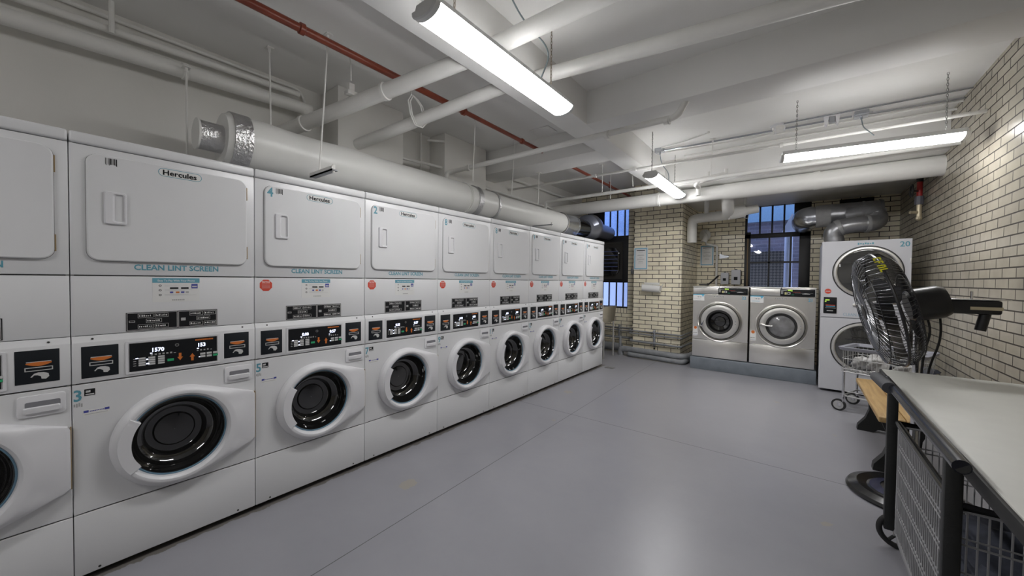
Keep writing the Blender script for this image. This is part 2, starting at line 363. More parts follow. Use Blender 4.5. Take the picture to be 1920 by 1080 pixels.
g = G(FY); g.box((LX0+.34, LZ0+.02, y-.006), (LX1-.01, 1.34, y), GLASS); struct('pane', g, w1)

# window_2 (right)
g = G(FY); y = -8.02
fbar(g, WX0, WZ0, WX0+.09, 2.27); fbar(g, WX0, 2.27, WX0+.035, WZ1); fbar(g, WX1-.15, WZ0, WX1, 2.27); fbar(g, WX1-.23, 2.27, WX1, WZ1)
fbar(g, WX0, WZ1-.02, WX1, WZ1); fbar(g, WX0, WZ0, WX1, WZ0+.29); fbar(g, WX0, 2.155, WX1, 2.235)
w2 = struct('window_2', g)
g = G(FY)
for a in (1.885, 2.065, 2.235): g.box((a-.013, 2.2, y-.02), (a+.013, WZ1, y+.02), BFRAME)
for a in (2.03,): g.box((a-.013, WZ0, y-.02), (a+.013, 2.2, y+.02), BFRAME)
g.box((2.32, WZ0, y-.02), (2.35, 2.2, y+.03), BFRAME)
g.box((WX0, 1.705, y-.02), (WX1, 1.735, y+.02), BFRAME)
struct('glazing_bars', g, w2)
for (a, b, c, d) in ((WX0+.02, 2.2, WX1-.2, WZ1-.01), (WX0+.05, 1.2, 2.33, 2.2), (2.34, 1.2, WX1-.1, 2.2)):
    struct('pane', G(FY).box((a, b, y-.006), (c, d, y), GLASS), w2)
struct('wooden_stop', G().box((WX0+.04, 7.975, WZ0), (WX0+.06, 7.995, 2.15), WOODB), w2)
# outside: light well behind the windows, open to the sky
solo('light_well_wall', G().box((-2.6, 9.6, -.5), (5, 9.8, 2.75), BROUT), 'dark brick wall seen outside through the right window', 'wall')
solo('metal_screen', G().box((1.5, 8.50, 1.0), (2.23, 8.52, 1.95), SCREEN), 'diamond mesh screen outside the lower left panes of right window', 'screen')
solo('white_column', G().cyl((2.29, 8.62, -.4), (2.29, 8.62, 2.3), .062, OUTW, 24), 'white round column outside the right window', 'column')
solo('grey_downpipe', G().cyl((2.56, 8.75, -.4), (2.56, 8.75, 2.9), .06, mat('outdoor_grey', (.28,.28,.30), .5), 24), 'grey downpipe outside the right window beside the white column', 'pipe')
g = G(FY); g.prism([(2.16,2.26),(2.38,2.26),(2.38,2.60),(2.33,2.64)], -8.66, -8.62, OUTW); solo('folded_tarpaulin', g, 'pointed white tarpaulin behind the upper right panes of right window', 'tarpaulin')
solo('blue_screen', G().box((1.2, 9.5, 2.65), (3.6, 9.55, 4.2), mat('outdoor_blue_mesh', (.20,.33,.42), .7, noise=.2, nscale=50)), 'blue construction mesh outside the top panes of right window', 'screen')
solo('painted_panel', G().box((-1.6, 8.7, -.4), (.5, 8.75, 1.6), OUTW), 'white painted panel outside the lower panes of left window', 'panel')
solo('frosted_panel', G().box((-1.6, 8.72, 2.45), (.5, 8.77, 3.8), OUTB), 'pale blue frosted panel outside the upper panes of left window', 'panel')

# ------------------------------------------------------------------ stacked washer dryers
W = .6858; WG = W-.0012
def card_reader(u0, v0, u1, v1):
    g = G(FX); w = u1-u0; h = v1-v0; g.box((u0,v0,.002), (u1,v1,.0055), READB, .001); cx = (u0+u1)/2+.003; s = w/.113
    def lens(y0, hh, m, z=.0060):
        n = 12; ww = .033*s; up = [(cx-ww+2*ww*i/n, y0+.004+.003*math.sin(PI*i/n)) for i in range(n+1)]; dn = [(cx+ww-2*ww*i/n, y0-hh*math.sin(PI*i/n)) for i in range(n+1)]
        g.prism(up+dn, .0054, z, m)
    c = (v0+v1)/2+h*.09; lens(c, .010, ORANGE, .0062); g.box((cx-.032*s, c+.006, .0054), (cx+.032*s, c+.009, .0060), LGRAY)
    a, b, x0, x1 = c-.030, c-.014, cx-.036*s, cx+.036*s
    for q in ((x0,a,x1,a+.003),(x0,b-.003,x1,b),(x0,a,x0+.003,b),(x1-.003,a,x1,b)): g.box((q[0],q[1],.0054),(q[2],q[3],.0062), LGRAY)
    hx = cx+.006*s; hy = c-.046
    g.prism([(hx-.028*s,hy-.008),(hx-.018*s,hy+.006),(hx-.008*s,hy+.009),(hx+.006*s,hy+.008),(hx+.018*s,hy+.002),(hx+.020*s,hy-.010),(hx+.012*s,hy-.020),(hx+.0*s,hy-.018),(hx-.001*s,hy-.008),(hx-.010*s,hy-.002),(hx-.018*s,hy-.001),(hx-.024*s,hy-.009)], .0054, .0062, LGRAY)
    return g
def washer_loops(n=96, c=(.350,.566), R=.243, hinge=((.680,.707),(.680,.432))):
    """radius of the door outline (circle joined to the hinge wing) per angle"""
    pts = [(c[0]+R*math.cos(2*PI*i/256), c[1]+R*math.sin(2*PI*i/256)) for i in range(256)]+list(hinge)
    pts = sorted(pts); 
    def half(P):
        o = []
        for p in P:
            while len(o) > 1 and (o[-1][0]-o[-2][0])*(p[1]-o[-2][1])-(o[-1][1]-o[-2][1])*(p[0]-o[-2][0]) <= 0: o.pop()
            o.append(p)
        return o[:-1]
    hull = half(pts)+half(pts[::-1]); rad = []
    for i in range(n):
        a = 2*PI*i/n; d = (math.cos(a), math.sin(a)); best = R
        for k in range(len(hull)):
            p, q = hull[k], hull[(k+1) % len(hull)]; ex, ey = q[0]-p[0], q[1]-p[1]; den = d[0]*ey-d[1]*ex
            if abs(den) < 1e-12: continue
            t = ((p[0]-c[0])*ey-(p[1]-c[1])*ex)/den; w = ((p[0]-c[0])*d[1]-(p[1]-c[1])*d[0])/den
            if t > 0 and -1e-6 <= w <= 1+1e-6: best = t
        rad.append(best)
    return rad
N = 120; WC = (.350,.566); RAD = washer_loops(N)
def ploop(rf, d, c=WC, n=N):
    return [(c[0]+rf(i)*math.cos(2*PI*i/n), c[1]+rf(i)*math.sin(2*PI*i/n), d(i) if callable(d) else d) for i in range(n)]
UM = {}
def unit_meshes():
    H = UM
    g = G(FX); g.box((.0012,.03,-.76), (WG,1.975,-.14), ENAMEL, .004); g.box((.002,.03,-.16), (WG,.30,-.012), SEAM); g.box((.002,.30,-.15),(.012,1.97,-.012), ENAMEL); g.box((WG-.01,.30,-.15),(WG,1.97,-.012), ENAMEL)
    g.box((.012,.87,-.15),(WG-.01,1.97,-.014), SEAM)
    for a in (.05, .60): g.cyl((a,.0,-.06),(a,.035,-.06), .02, BLACK, 12); g.cyl((a,.0,-.70),(a,.035,-.70), .02, BLACK, 12)
    H['cabinet'] = g
    g = G(FX); g.box((.0012,.030,-.012), (WG,.3045,0), ENAMEL, .004)
    for a in (.075, .60): g.cyl((a,.045,-.001),(a,.045,.001), .005, SEAM, 10)
    H['kick_panel'] = g
    # washer front panel with a round hole
    g = G(FX); u0,v0,u1,v1 = .0012,.3095,WG,.8815
    def rf(i, e=0.):
        a = 2*PI*i/N; c, s = math.cos(a), math.sin(a); t = 1e9
        if c > 1e-9: t = min(t, (u1-e-WC[0])/c)
        if c < -1e-9: t = min(t, (u0+e-WC[0])/c)
        if s > 1e-9: t = min(t, (v1-e-WC[1])/s)
        if s < -1e-9: t = min(t, (v0+e-WC[1])/s)
        return t
    g.loft([ploop(lambda i: rf(i), -.14), ploop(lambda i: rf(i), -.003), ploop(lambda i: rf(i,.003), 0), ploop(lambda i: .2, 0), ploop(lambda i: .2, -.14)], ENAMEL, False, False)
    for (a, b, c, d) in ((u0,v0,u0+.03,v0+.03),(u1-.03,v0,u1,v0+.03),(u0,v1-.03,u0+.03,v1),(u1-.03,v1-.03,u1,v1)): g.box((a+.0005,b+.0005,-.1),(c-.0005,d-.0005,-.0004), ENAMEL)
    H['washer_front'] = g
    # door
    g = G(FX)
    dep = lambda base, wing: (lambda i: wing + (base-wing)*max(0, min(1, (.36-RAD[i])/.11)))
    g.loft([ploop(lambda i: RAD[i], .001), ploop(lambda i: RAD[i], dep(.026,.012)), ploop(lambda i: RAD[i]-.004, dep(.036,.017)), ploop(lambda i: RAD[i]-.013, dep(.043,.020)),
            ploop(lambda i: min(RAD[i]-.018, .268), dep(.047,.028)), ploop(lambda i: min(RAD[i]-.022,.236), .049), ploop(lambda i: min(RAD[i]-.026,.222), .050), ploop(lambda i: .207, .049), ploop(lambda i: .197, .040), ploop(lambda i: .1925, .024), ploop(lambda i: .1915, .0)], PLAST, False, False)
    H['washer_door'] = g
    g = G(FX); g.loft([ploop(lambda i: .1925, .026), ploop(lambda i: .187, .028), ploop(lambda i: .185, .020)], SEAL, False, False); H['door_seal'] = g
    g = G(FX)
    g.loft([ploop(lambda i: r_, d_) for r_, d_ in ((.1915,.022),(.182,.024),(.176,.012),(.170,-.02),(.160,-.045),(.140,-.062),(.128,-.066),(.120,-.086),(.112,-.093),(.085,-.094),(.078,-.088),(.03,-.086),(.001,-.085))], DGLASS, False, False)
    H['door_glass'] = g
    g = G(FX); aa = [PI*(1+.20*(k/16-.5)*2) for k in range(17)]
    L = lambda r_, d: [(WC[0]+r_*math.cos(a), WC[1]+r_*math.sin(a), d) for a in aa]
    o1 = [(WC[0]+.222*math.cos(a), WC[1]+.222*math.sin(a)) for a in aa]; i1 = [(WC[0]+(.176)*math.cos(a*.985+PI*.015), WC[1]+.176*math.sin(a)) for a in aa[::-1]]
    po = o1+i1
    cx = sum(p[0] for p in po)/len(po); cy = sum(p[1] for p in po)/len(po)
    sh = lambda k: [((p[0]-cx)*k+cx, (p[1]-cy)*k+cy) for p in po]
    g.loft([[(p[0],p[1],.020) for p in po], [(p[0],p[1],.0515) for p in po], [(p[0],p[1],.0535) for p in sh(.975)]], PLAST); H['door_handle'] = g
    g = G(FX); g.box((.6795,.435,.001),(.6835,.705,.012), RUST, .001); H['door_hinge'] = g
    # detergent drawer
    g = G(FX); rplate(g, .541,.776,.670,.864,.012,.0,.006, PLAST, .002)
    g.loft([rrect(.562,.800,.655,.838,.006,.0058), rrect(.562,.800,.655,.838,.006,.0066)], mat('drawer_recess_shade', (.20,.20,.22), .6))  # flat dark plate, the recess shade painted as colour
    g.loft([rrect(.556,.790,.657,.817,.008,.004), rrect(.556,.790,.657,.817,.008,.010), rrect(.562,.794,.652,.814,.006,.014)], PLAST); H['detergent_drawer'] = g
    # console
    g = G(FX); g.box((.0012,.8865,-.012),(WG,1.066,.004), ENAMEL, .003); g.loft([[(.002,1.064,.0035),(WG,1.064,.0035),(WG,1.092,-.008),(.002,1.092,-.008)],[(.002,1.064,-.02),(WG,1.064,-.02),(WG,1.092,-.03),(.002,1.092,-.03)]], ENAMEL)
    g.loft([rrect(.163,.898,.520,1.052,.006,.004), rrect(.163,.898,.520,1.052,.006,.007), rrect(.172,.906,.511,1.044,.004,.007), rrect(.173,.907,.510,1.043,.004,.0055)], PLAST, False, True)
    for a in (.062, .625): g.cyl((a,1.078,-.003),(a,1.078,.001), .004, SEAM, 8)
    H['console'] = g
    H['card_reader'] = card_reader(.028,.906,.141,1.046); H['card_reader2'] = card_reader(.539,.914,.654,1.050)
    H['dryer_panel'] = G(FX).box((.0012,1.094,-.03),(WG,1.358,-.006), ENAMEL, .004)
    # black instruction label
    g = G(FX); u0,v0,u1,v1 = .167,1.099,.512,1.186; z = -.006; g.box((u0,v0,z),(u1,v1,z+.001), INK)
    def fr(a,b,c,d,t=.0018,m=LGRAY):
        for q in ((a,b,c,b+t),(a,d-t,c,d),(a,b,a+t,d),(c-t,b,c,d)): g.box((q[0],q[1],z+.0008),(q[2],q[3],z+.0014), m)
    fr(u0+.003,v0+.003,u0+.182,v1-.003); fr(u0+.186,v0+.003,u1-.003,v1-.003)
    R = random.Random(3)
    for x0 in (u0+.036, u0+.226):
        for (yy, a, b) in ((v0+.009,0,.066),(v0+.009,.071,.132),(v0+.060,0,.066),(v0+.060,.071,.132),(v0+.035,.034,.102)):
            a *= .82; b *= .82
            fr(x0+a+.004,yy,x0+b+.004,yy+.019,.0011)
            x = x0+a+.008
            while x < x0+b-.004:
                w = R.uniform(.002,.006); g.box((x,yy+.006,z+.0008),(x+w,yy+R.uniform(.011,.014),z+.0014), PAPER if R.random()<.45 else LGRAY); x += w+R.uniform(.0012,.004)
    fr(u0+.010,v0+.040,u0+.030,v0+.049,.0018); g.box((u0+.196,v0+.036,z+.0008),(u0+.214,v0+.050,z+.0014), GREY)
    H['instruction_label'] = g
    # control panel
    g = G(FX); u0,v0,u1,v1 = .176,.909,.507,1.041; z=.0056; g.box((u0,v0,z),(u1,v1,z+.002), PANELB); z += .0018
    def bx(a,b,c,d,m): g.box((u0+a,v0+b,z),(u0+c,v0+d,z+.0012), m)
    for k in range(3):
        for j in range(4): bx(.055+k*.060,.022+j*.0115+k*.003,.096+k*.060,.0305+j*.0115+k*.003, LGRAY)
    for q in ((.022,.058),(.022,.046),(.022,.034),(.022,.022)): bx(q[0],q[1],q[0]+.016,q[1]+.004, GREY)
    bx(.240-.005,.029,.275,.040, GREEN)
    # shift: keep the start button and arrows right of the keys
    H['_'] = None
    return H
unit_meshes()
def control_panel(t1, t2):
    g = G(FX); u0,v0,u1,v1 = .176,.909,.507,1.041; z=.0056; g.box((u0,v0,z),(u1,v1,z+.002), PANELB); z += .0018
    def bx(a,b,c,d,m): g.box((u0+a,v0+b,z),(u0+c,v0+d,z+.0012), m)
    for k in range(3):
        for j in range(4): bx(.030+k*.034,.022+j*.0105,.054+k*.034,.030+j*.0105, LGRAY)
    for j in range(4): bx(.012,.024+j*.0105,.022,.027+j*.0105, GREY)
    bx(.020,.058,.029,.062,LED); bx(.056,.048,.063,.053,LED); bx(.056,.027,.066,.032,LED)
    bx(.132,.029,.156,.041, GREEN)
    def arrow(x, y, s):
        P = [(-.011,0),(0,.017),(.011,0),(.005,0),(.005,-.020),(-.005,-.020),(-.005,0)]
        g.prism([(u0+x+p[0], v0+y+p[1]*s) for p in P], z, z+.0012, ORANGE)
    arrow(.180,.044,-1); arrow(.228,.038,1)
    for k in range(3):
        for j in range(2): bx(.260+k*.027,.028+j*.014,.281+k*.027,.038+j*.014, GREEN if (k==2 and j==0) else LGRAY)
    bx(.254,.030,.259,.034, LED)
    g.text(t1, .026, (u0+.078,v0+.084,z), LED, .0013, sx=.9, bold=.02); g.text(t2, .026, (u0+.252,v0+.086,z), LED, .0013, sx=.9, bold=.02)
    bx(.070,.076,.078,.080,LED); bx(.247,.075,.254,.079,LED)
    R = random.Random(5)
    for k in range(7): bx(.072+k*.014,.067,.080+k*.014,.067+R.uniform(.003,.008), GREY)
    for k in range(5): bx(.246+k*.014,.064,.253+k*.014,.064+R.uniform(.003,.008), GREY)
    x = .240
    while x < .312: w = R.uniform(.003,.007); bx(x,.118,x+w,.125,ORANGE); x += w+.001
    g.cyl((u0+.168,v0+.106,z),(u0+.168,v0+.106,z+.004), .0085, GALV, 16); g.cyl((u0+.168,v0+.106,z+.004),(u0+.168,v0+.106,z+.0045), .004, INK, 10)
    return g
def dryer_front_meshes():
    H = UM
    g = G(FX); g.box((.0012,1.3615,-.02),(WG,1.9285,0), ENAMEL, .004)
    g.loft([rrect(.0468,1.4238,.6462,1.8992,.043,.0), rrect(.0468,1.4238,.6462,1.8992,.043,.0008)], SEAM); H['dryer_front'] = g
    g = G(FX); g.box((.0012,1.9315,-.76),(WG,1.980,.007), ENAMEL, .010, 3); H['top_panel'] = g
    g = G(FX); g.loft([rrect(.048,1.425,.645,1.898,.042,.0), rrect(.048,1.425,.645,1.898,.042,.007), rrect(.049,1.426,.644,1.897,.041,.010), rrect(.053,1.430,.640,1.893,.038,.013)], ENAMEL); H['dryer_door'] = g
    g = G(FX)
    def L(a,b,c,d,r,z): return rrect(.100+a,1.590+b,.172-c,1.738-d,r,z)
    g.loft([L(0,0,0,0,.008,.012), L(.001,.001,.001,.001,.008,.018), L(.004,.004,.003,.003,.007,.022), L(.026,.010,.005,.010,.010,.022), L(.028,.012,.007,.012,.010,.019), L(.044,.020,.009,.022,.008,.004)], PLAST, False, True); H['door_handle2'] = g
    H['dryer_hinge'] = G(FX).box((.6455,1.46,.001),(.650,1.53,.006), RUST, .0008); H['dryer_hinge2'] = G(FX).box((.6455,1.79,.001),(.650,1.86,.006), RUST, .0008)
    g = G(FX); cx, cy = .363, 1.866
    def cap(w, h, d):
        pts = []
        for s, a0 in ((1,-PI/2),(-1,PI/2)):
            for i in range(13): a = a0+PI*i/12; pts.append((cx+s*(w-h)+h*math.cos(a), cy+h*math.sin(a), d))
        return pts
    g.loft([cap(.083,.0195,.0128), cap(.083,.0195,.0138), cap(.0805,.0172,.0138), cap(.0805,.0172,.0132)], LBLUE if False else TEALD, False, False)
    g.loft([cap(.0805,.0172,.0128), cap(.0805,.0172,.0134)], PAPERG)
    g.text('Hercules', .034, (cx-.002,cy-.0115,.0134), INK, .0006, 'CENTER', 1.06, .03); H['logo_badge'] = g
    g = G(FX); R = random.Random(2); x = .106
    while x < .142: w = R.choice((.0012,.002,.003)); g.box((x,1.858-R.choice((0,0,.004)),.0128),(x+w,1.886,.0136), INK if R.random()<.6 else GREY); x += w+R.choice((.0012,.002))
    H['barcode_strip'] = g
    g = G(FX); g.text('CLEAN LINT SCREEN', .036, (.195,1.388,0), TEAL, .0008, sx=.96, bold=.028); H['lettering'] = g
    # payment sticker
    g = G(FX); z = -.006; u0,u1,v0,v1 = .258,.438,1.232,1.350; g.box((u0,v0,z),(u1,v1,z+.0006), PAPERG); g.box((u0,v1-.023,z),(u1,v1,z+.001), TEALD)
    g.text('Easy To Pay With Your Phone', .0125, (u0+.090,v1-.0165,z+.001), PAPER, .0003, 'CENTER', .92, .01)
    for k, yy in enumerate((v1-.037,v1-.060,v1-.083)):
        g.lathe([(.0052,0),(.0052,.0012)], (u0+.028,yy,z), (0,0,1), INK, 12); g.lathe([(.003,0.0012),(.003,.0014)], (u0+.028,yy,z), (0,0,1), PAPERG, 12)
        g.box((u0+.044,yy+.002,z),(u0+(.130,.150,.135)[k],yy+.003,z+.001), GREY); g.box((u0+.044,yy-.003,z),(u0+(.09,.12,.165)[k],yy-.0022,z+.001), GREY)
    for (a, w, m, yy) in ((.064,.032,INK,.050),(.106,.030,INK,.050),(.064,.012,BLUE,.071),(.086,.014,ORANGE,.071),(.106,.013,BLUE,.071),(.124,.012,GREY,.071)):
        g.box((u0+a,v1-yy-.004,z),(u0+a+w,v1-yy+.004,z+.0012), m)
    g.box((u0+.147,v1-.052,z),(u0+.172,v1-.029,z+.0012), BLUE); g.box((u0+.150,v1-.046,z),(u0+.169,v1-.039,z+.0015), LGRAY)
    for k in range(7): g.box((u0+.072+k*.007,v0+.006,z),(u0+.077+k*.007,v0+.012,z+.001), GREY)
    H['payment_sticker'] = g
    g = G(FX); oc = lambda rr, d: [(.059+rr*1.0*math.cos(PI/8+PI/4*i), 1.312+rr*1.04*math.sin(PI/8+PI/4*i), d) for i in range(8)]
    g.loft([oc(.0345,-.006), oc(.0345,-.005)], RED); g.text('NOTICE', .012, (.059,1.328,-.005), PAPER, .0004, 'CENTER', .95, .02)
    for k in range(4): g.box((.038,1.320-k*.008,-.005),(.080,1.3215-k*.008,-.0046), LGRAY)
    H['warning_sticker'] = g
    g = G(FX); g.box((.036,.828,0),(.068,.857,.0008), INK); g.box((.039,.831,0),(.065,.836,.0011), LGRAY); g.box((.040,.842,0),(.054,.852,.0011), LGRAY); g.box((.040,.849,0),(.050,.851,.0013), INK); H['number_tag'] = g
    g = G(FX); g.box((.032,.738,0),(.112,.764,.0007), PAPERG); g.box((.033,.753,0),(.048,.763,.001), BLUE); g.box((.096,.753,0),(.111,.763,.001), BLUE)
    for k in range(9): g.box((.051+k*.005,.755,0),(.0545+k*.005,.759,.001), BLUE)
    g.box((.036,.744,0),(.105,.746,.001), GREY); H['blue_sticker'] = g
dryer_front_meshes()
MESH = {}
for k in list(UM):
    if UM[k] is None: continue
    me = mesh(k.rstrip('2'), UM[k]); fixn(me); MESH[k] = me
def number(txt, u0, v0, size, d, extra=False):
    g = G(FX); g.text(txt, size, (u0,v0,d), TEAL, .0008, sx=.85, bold=.022)
    if extra:
        for k in range(4): g.box((u0+k*.007,v0-.024-(k%2)*.003,d-.0002),(u0+.0045+k*.007,v0-.012+(k%3)*.002,d+.0008), GREY)
    return g
units = [  # y index, dryer number, washer number, displays, label
 (-1, '0', '1', '1570', '153', 'white stacked washer and dryer nearest the camera, cut off by the left frame edge'),
 (0, '', '3', '1570', '153', 'white stacked washer and dryer left of the unit numbered 4 and 5'),
 (1, '4', '5', '0:00', '0:57', 'white stacked washer and dryer with teal 4 on dryer and 5 on washer'),
 (2, '2', '7', '0:33', '0:27', 'white stacked washer and dryer with teal 7 on its washer'),
 (3, '8', '9', '0:33', '0:33', 'white stacked washer and dryer with teal 9 on its washer'),
 (4, '8', '11', '0:33', '0:30', 'white stacked washer and dryer just beyond the unit with teal 9 on its washer'),
 (5, '9', '12', '0:30', '0:30', 'white stacked washer and dryer, third from the far end of the long row'),
 (6, '3', '15', '0:30', '0:30', 'white stacked washer and dryer, next to last at the far end of the row'),
 (7, '5', '17', '0:30', '0:30', 'white stacked washer and dryer closing the far end of the row beside the steel sink')]
GRP = 'stacked washer dryers in the long row'
for i, dn, wn, t1, t2, lab in units:
    y0 = .7945+(i-1)*W
    t = thing('stacked_washer_dryer', lab, 'washing machine', (0,y0,0), 0, GRP)
    for k in ('cabinet','kick_panel','washer_front','dryer_panel','dryer_front','top_panel','detergent_drawer'): obj(k, MESH[k], t)
    wd = obj('washer_door', MESH['washer_door'], t)
    obj('door_glass', MESH['door_glass'], wd, 'dark glass bowl of the washer door'); obj('door_seal', MESH['door_seal'], wd); obj('door_handle', MESH['door_handle'], wd); obj('door_hinge', MESH['door_hinge'], wd, 'rusty hinge edge')
    c = obj('console', MESH['console'], t)
    obj('card_reader', MESH['card_reader'], c, 'black card reader with orange and white symbols'); obj('card_reader', MESH['card_reader2'], c, 'black card reader with orange and white symbols')
    obj('control_panel', control_panel(t1, t2), c, 'black control panel with lit digits and orange arrows')
    dd = obj('dryer_door', MESH['dryer_door'], t)
    obj('door_handle', MESH['door_handle2'], dd); obj('logo_badge', MESH['logo_badge'], dd, 'oval badge with black lettering'); obj('door_hinge', MESH['dryer_hinge'], dd, 'rusty hinge'); obj('door_hinge', MESH['dryer_hinge2'], dd, 'rusty hinge'); obj('barcode_strip', MESH['barcode_strip'], dd)
    if dn: obj('number_sticker', number(dn, .060, 1.834, .074, .013), dd, 'teal number')
    obj('lettering', MESH['lettering'], t, 'teal stencilled lettering'); obj('payment_sticker', MESH['payment_sticker'], t, 'white sticker with teal header')
    obj('instruction_label', MESH['instruction_label'], t, 'black instruction label')
    if i >= 1: obj('warning_sticker', MESH['warning_sticker'], t, 'red octagonal sticker')
    obj('number_tag', MESH['number_tag'], t); obj('blue_sticker', MESH['blue_sticker'], t)
    obj('number_sticker', number(wn, .005, .810, .068, 0, True), t, 'teal number')

# ------------------------------------------------------------------ stainless washers on their plinth
solo('concrete_plinth', G().box((1.12, 6.40, 0), (2.675, 7.35, .185), PLINTH, .008), 'grey painted concrete plinth under the two stainless washers', 'plinth')
def steel_washer(x0, label, num, laundry):
    Wd, Hh = .750, 1.110; t = thing('front_load_washer', label, 'washing machine', (x0, 6.42, .186), 0, 'stainless washers on the plinth')
    g = G(FY); g.box((.006,.02,-.80),(Wd-.006,Hh-.012,-.10), STEEL, .004)
    for a in (.05,Wd-.05): g.cyl((a,0,-.1),(a,.03,-.1), .02, BLACK, 10); g.cyl((a,0,-.7),(a,.03,-.7), .02, BLACK, 10)
    obj('cabinet', g, t)
    c = (Wd/2+.002, .57)
    def rr(i, e=0., v0=.285, v1=.985):
        a = 2*PI*i/N; cc, ss = math.cos(a), math.sin(a); q = 1e9
        if cc > 1e-9: q = min(q, (Wd-.004-e-c[0])/cc)
        if cc < -1e-9: q = min(q, (.004+e-c[0])/cc)
        if ss > 1e-9: q = min(q, (v1-e-c[1])/ss)
        if ss < -1e-9: q = min(q, (v0+e-c[1])/ss)
        return q
    P = lambda rf, d: ploop(rf if callable(rf) else (lambda i: rf), d, c)
    g = G(FY); g.loft([P(lambda i: rr(i), -.10), P(lambda i: rr(i), -.004), P(lambda i: rr(i,.004), 0), P(.312,.0), P(.306,.006), P(.296,.008), P(.270,-.012), P(.262,-.03), P(.25,-.10)], STEEL, False, False)
    for (a, b) in ((.0045,.2855),(Wd-.0245,.2855),(.0045,.9645),(Wd-.0245,.9645)): g.box((a,b,-.09),(a+.02,b+.02,-.0006), STEEL)
    obj('front_panel', g, t)
    obj('lower_panel', G(FY).box((.004,.012,-.10),(Wd-.004,.280,-.002), STEEL, .004), t)
    g = G(FY); g.box((.004,.990,-.10),(Wd-.004,1.092,0), STEEL, .006); g.box((0,1.094,-.80),(Wd,Hh,.004), STEEL, .004)
    obj('top_cover', g, t)
    g = G(FY); g.box((.355,.992,0),(.735,1.088,.006), PANELB, .003); z = .006
    g.box((.44,1.062,z),(.475,1.080,z+.001), LEDG); g.box((.478,1.058,z),(.492,1.078,z+.001), LEDG)
    g.box((.405,1.012,z),(.43,1.045,z+.001), mat('pale_yellow_keys', (.55,.52,.25), .5)); g.box((.435,1.015,z),(.47,1.045,z+.001), LGRAY); g.box((.440,1.022,z),(.462,1.036,z+.0015), INK)
    g.box((.368,1.02,z),(.374,1.06,z+.001), LGRAY); g.box((.382,1.02,z),(.388,1.06,z+.001), GREY); g.box((.366,1.066,z),(.43,1.072,z+.001), LGRAY)
    g.box((.48,1.008,z),(.51,1.014,z+.001), GREEN); g.box((.50,1.046,z),(.58,1.049,z+.001), RED)
    for k in range(6): g.box((.60+k*.014,1.022,z),(.612+k*.014,1.026+.008*math.sin(PI*(k+.5)/6),z+.001), LGRAY)
    g.box((.52,1.034,z),(.715,1.0355,z+.001), GREY)
    obj('control_panel', g, t, 'black control panel with green display')
    d = obj('washer_door', G(FY).loft([P(.262,-.03), P(.258,.004), P(.252,.016), P(.240,.020), P(.185,.024), P(.180,.022), P(.176,.0)], STEELD, False, False), t)
    g = G(FY); g.loft([P(.2655,-.004), P(.2655,.004), P(.256,.004), P(.256,-.004)], RUBBER, False, False); g.loft([P(.182,.0225), P(.176,.028), P(.155,.024), P(.150,.004)], RUBBER, False, False); obj('door_gasket', g, d, 'black rubber rings')
    g = G(FY)
    if laundry: g.loft([P(.152,.006), P(.12,.018), P(.07,.024), P(.001,.026)], mat('misty_glass', (.20,.20,.205), .15, noise=.25, nscale=14, coat=1.), False, False)
    else: g.loft([P(.152,.006), P(.146,-.02), P(.125,-.05), P(.08,-.065), P(.07,-.05), P(.001,-.045)], DGLASS, False, False)
    obj('door_glass', g, d, 'round glass, white wash behind it' if laundry else 'dark round glass')
    g = G(FY)
    if laundry: g.tube(bend([(c[0]-.245,c[1],.02),(c[0]-.215,c[1]+.01,.05),(c[0]-.16,c[1]-.004,.055),(c[0]-.10,c[1]-.004,.05)],.02), [.016]*8+[.010]*(len(bend([(0,0,0),(1,0,0),(2,0,0),(3,0,0)],.02))-8), STEELD, 10)
    else: g.prism([(c[0]-.262,c[1]-.075),(c[0]-.215,c[1]+.0),(c[0]-.208,c[1]+.01),(c[0]-.235,c[1]-.085)], .018,.045, STEELD); g.prism([(c[0]-.248,c[1]-.060),(c[0]-.214,c[1]-.002),(c[0]-.228,c[1]-.066)], .044,.047, mat('navy_reflection_plate', (.03,.04,.09), .3))
    obj('door_handle', g, d)
    g = G(FY); g.box((.004,.885,.0),(.165,.985,.0012), PAPER); g.box((.004,.972,.0),(.165,.985,.0018), LBLUE); g.prism([(.128,.972),(.158,.972),(.143,.940)], .001,.002, LBLUE)
    for k in range(5): g.box((.060+k*.014,.935,.001),(.070+k*.014,.945,.0018), INK if k%2 else GREY)
    g.box((.02,.905,.001),(.12,.909,.0016), LBLUE if laundry else GREY); obj('price_sticker', g, t, 'white sticker with blue header')
    g = G(FY); g.box((.012,.335,.0),(.082,.470,.0012), PAPER); g.lathe([(.022,.0012),(.022,.0018)], (.047,.458,0),(0,0,1), ORANGE, 16)
    for k in range(6): g.box((.02+k*.009,.372,.001),(.026+k*.009,.380,.0018), INK if k not in (2,) else GREY)
    g.box((.016,.345,.001),(.078,.348,.0018), BLUE); obj('notice_sticker', g, t, 'white sticker with orange mark')
    g = G(FY); g.text(num, .058, (.665,.925,.0), LBLUE, .001, sx=.9, bold=.015); obj('number_sticker', g, t, 'blue number')
    g = G(FY)
    for k in range(7): g.box((.300+k*.019,.945,.0),(.314+k*.019,.962-(k%2)*.003,.0012), GREY)
    obj('logo_badge', g, t)
    g = G(FY); g.cyl((c[0]+.215,c[1]+.02,.02),(c[0]+.215,c[1]+.02,.024), .008, GREY, 10); g.cyl((c[0]+.215,c[1]-.02,.02),(c[0]+.215,c[1]-.02,.024), .008, GREY, 10); obj('hinge_screws', g, d)
    g = G(FY); g.cyl((.37,1.10,-.002),(.37,1.10,.007), .008, INK, 10); obj('top_screw', g, t)
steel_washer(1.140, 'stainless washer at the left of the pair, with dark empty door glass', '22', False)
steel_washer(1.905, 'stainless washer at the right of the pair, with milky wash behind the door glass', '21', True)

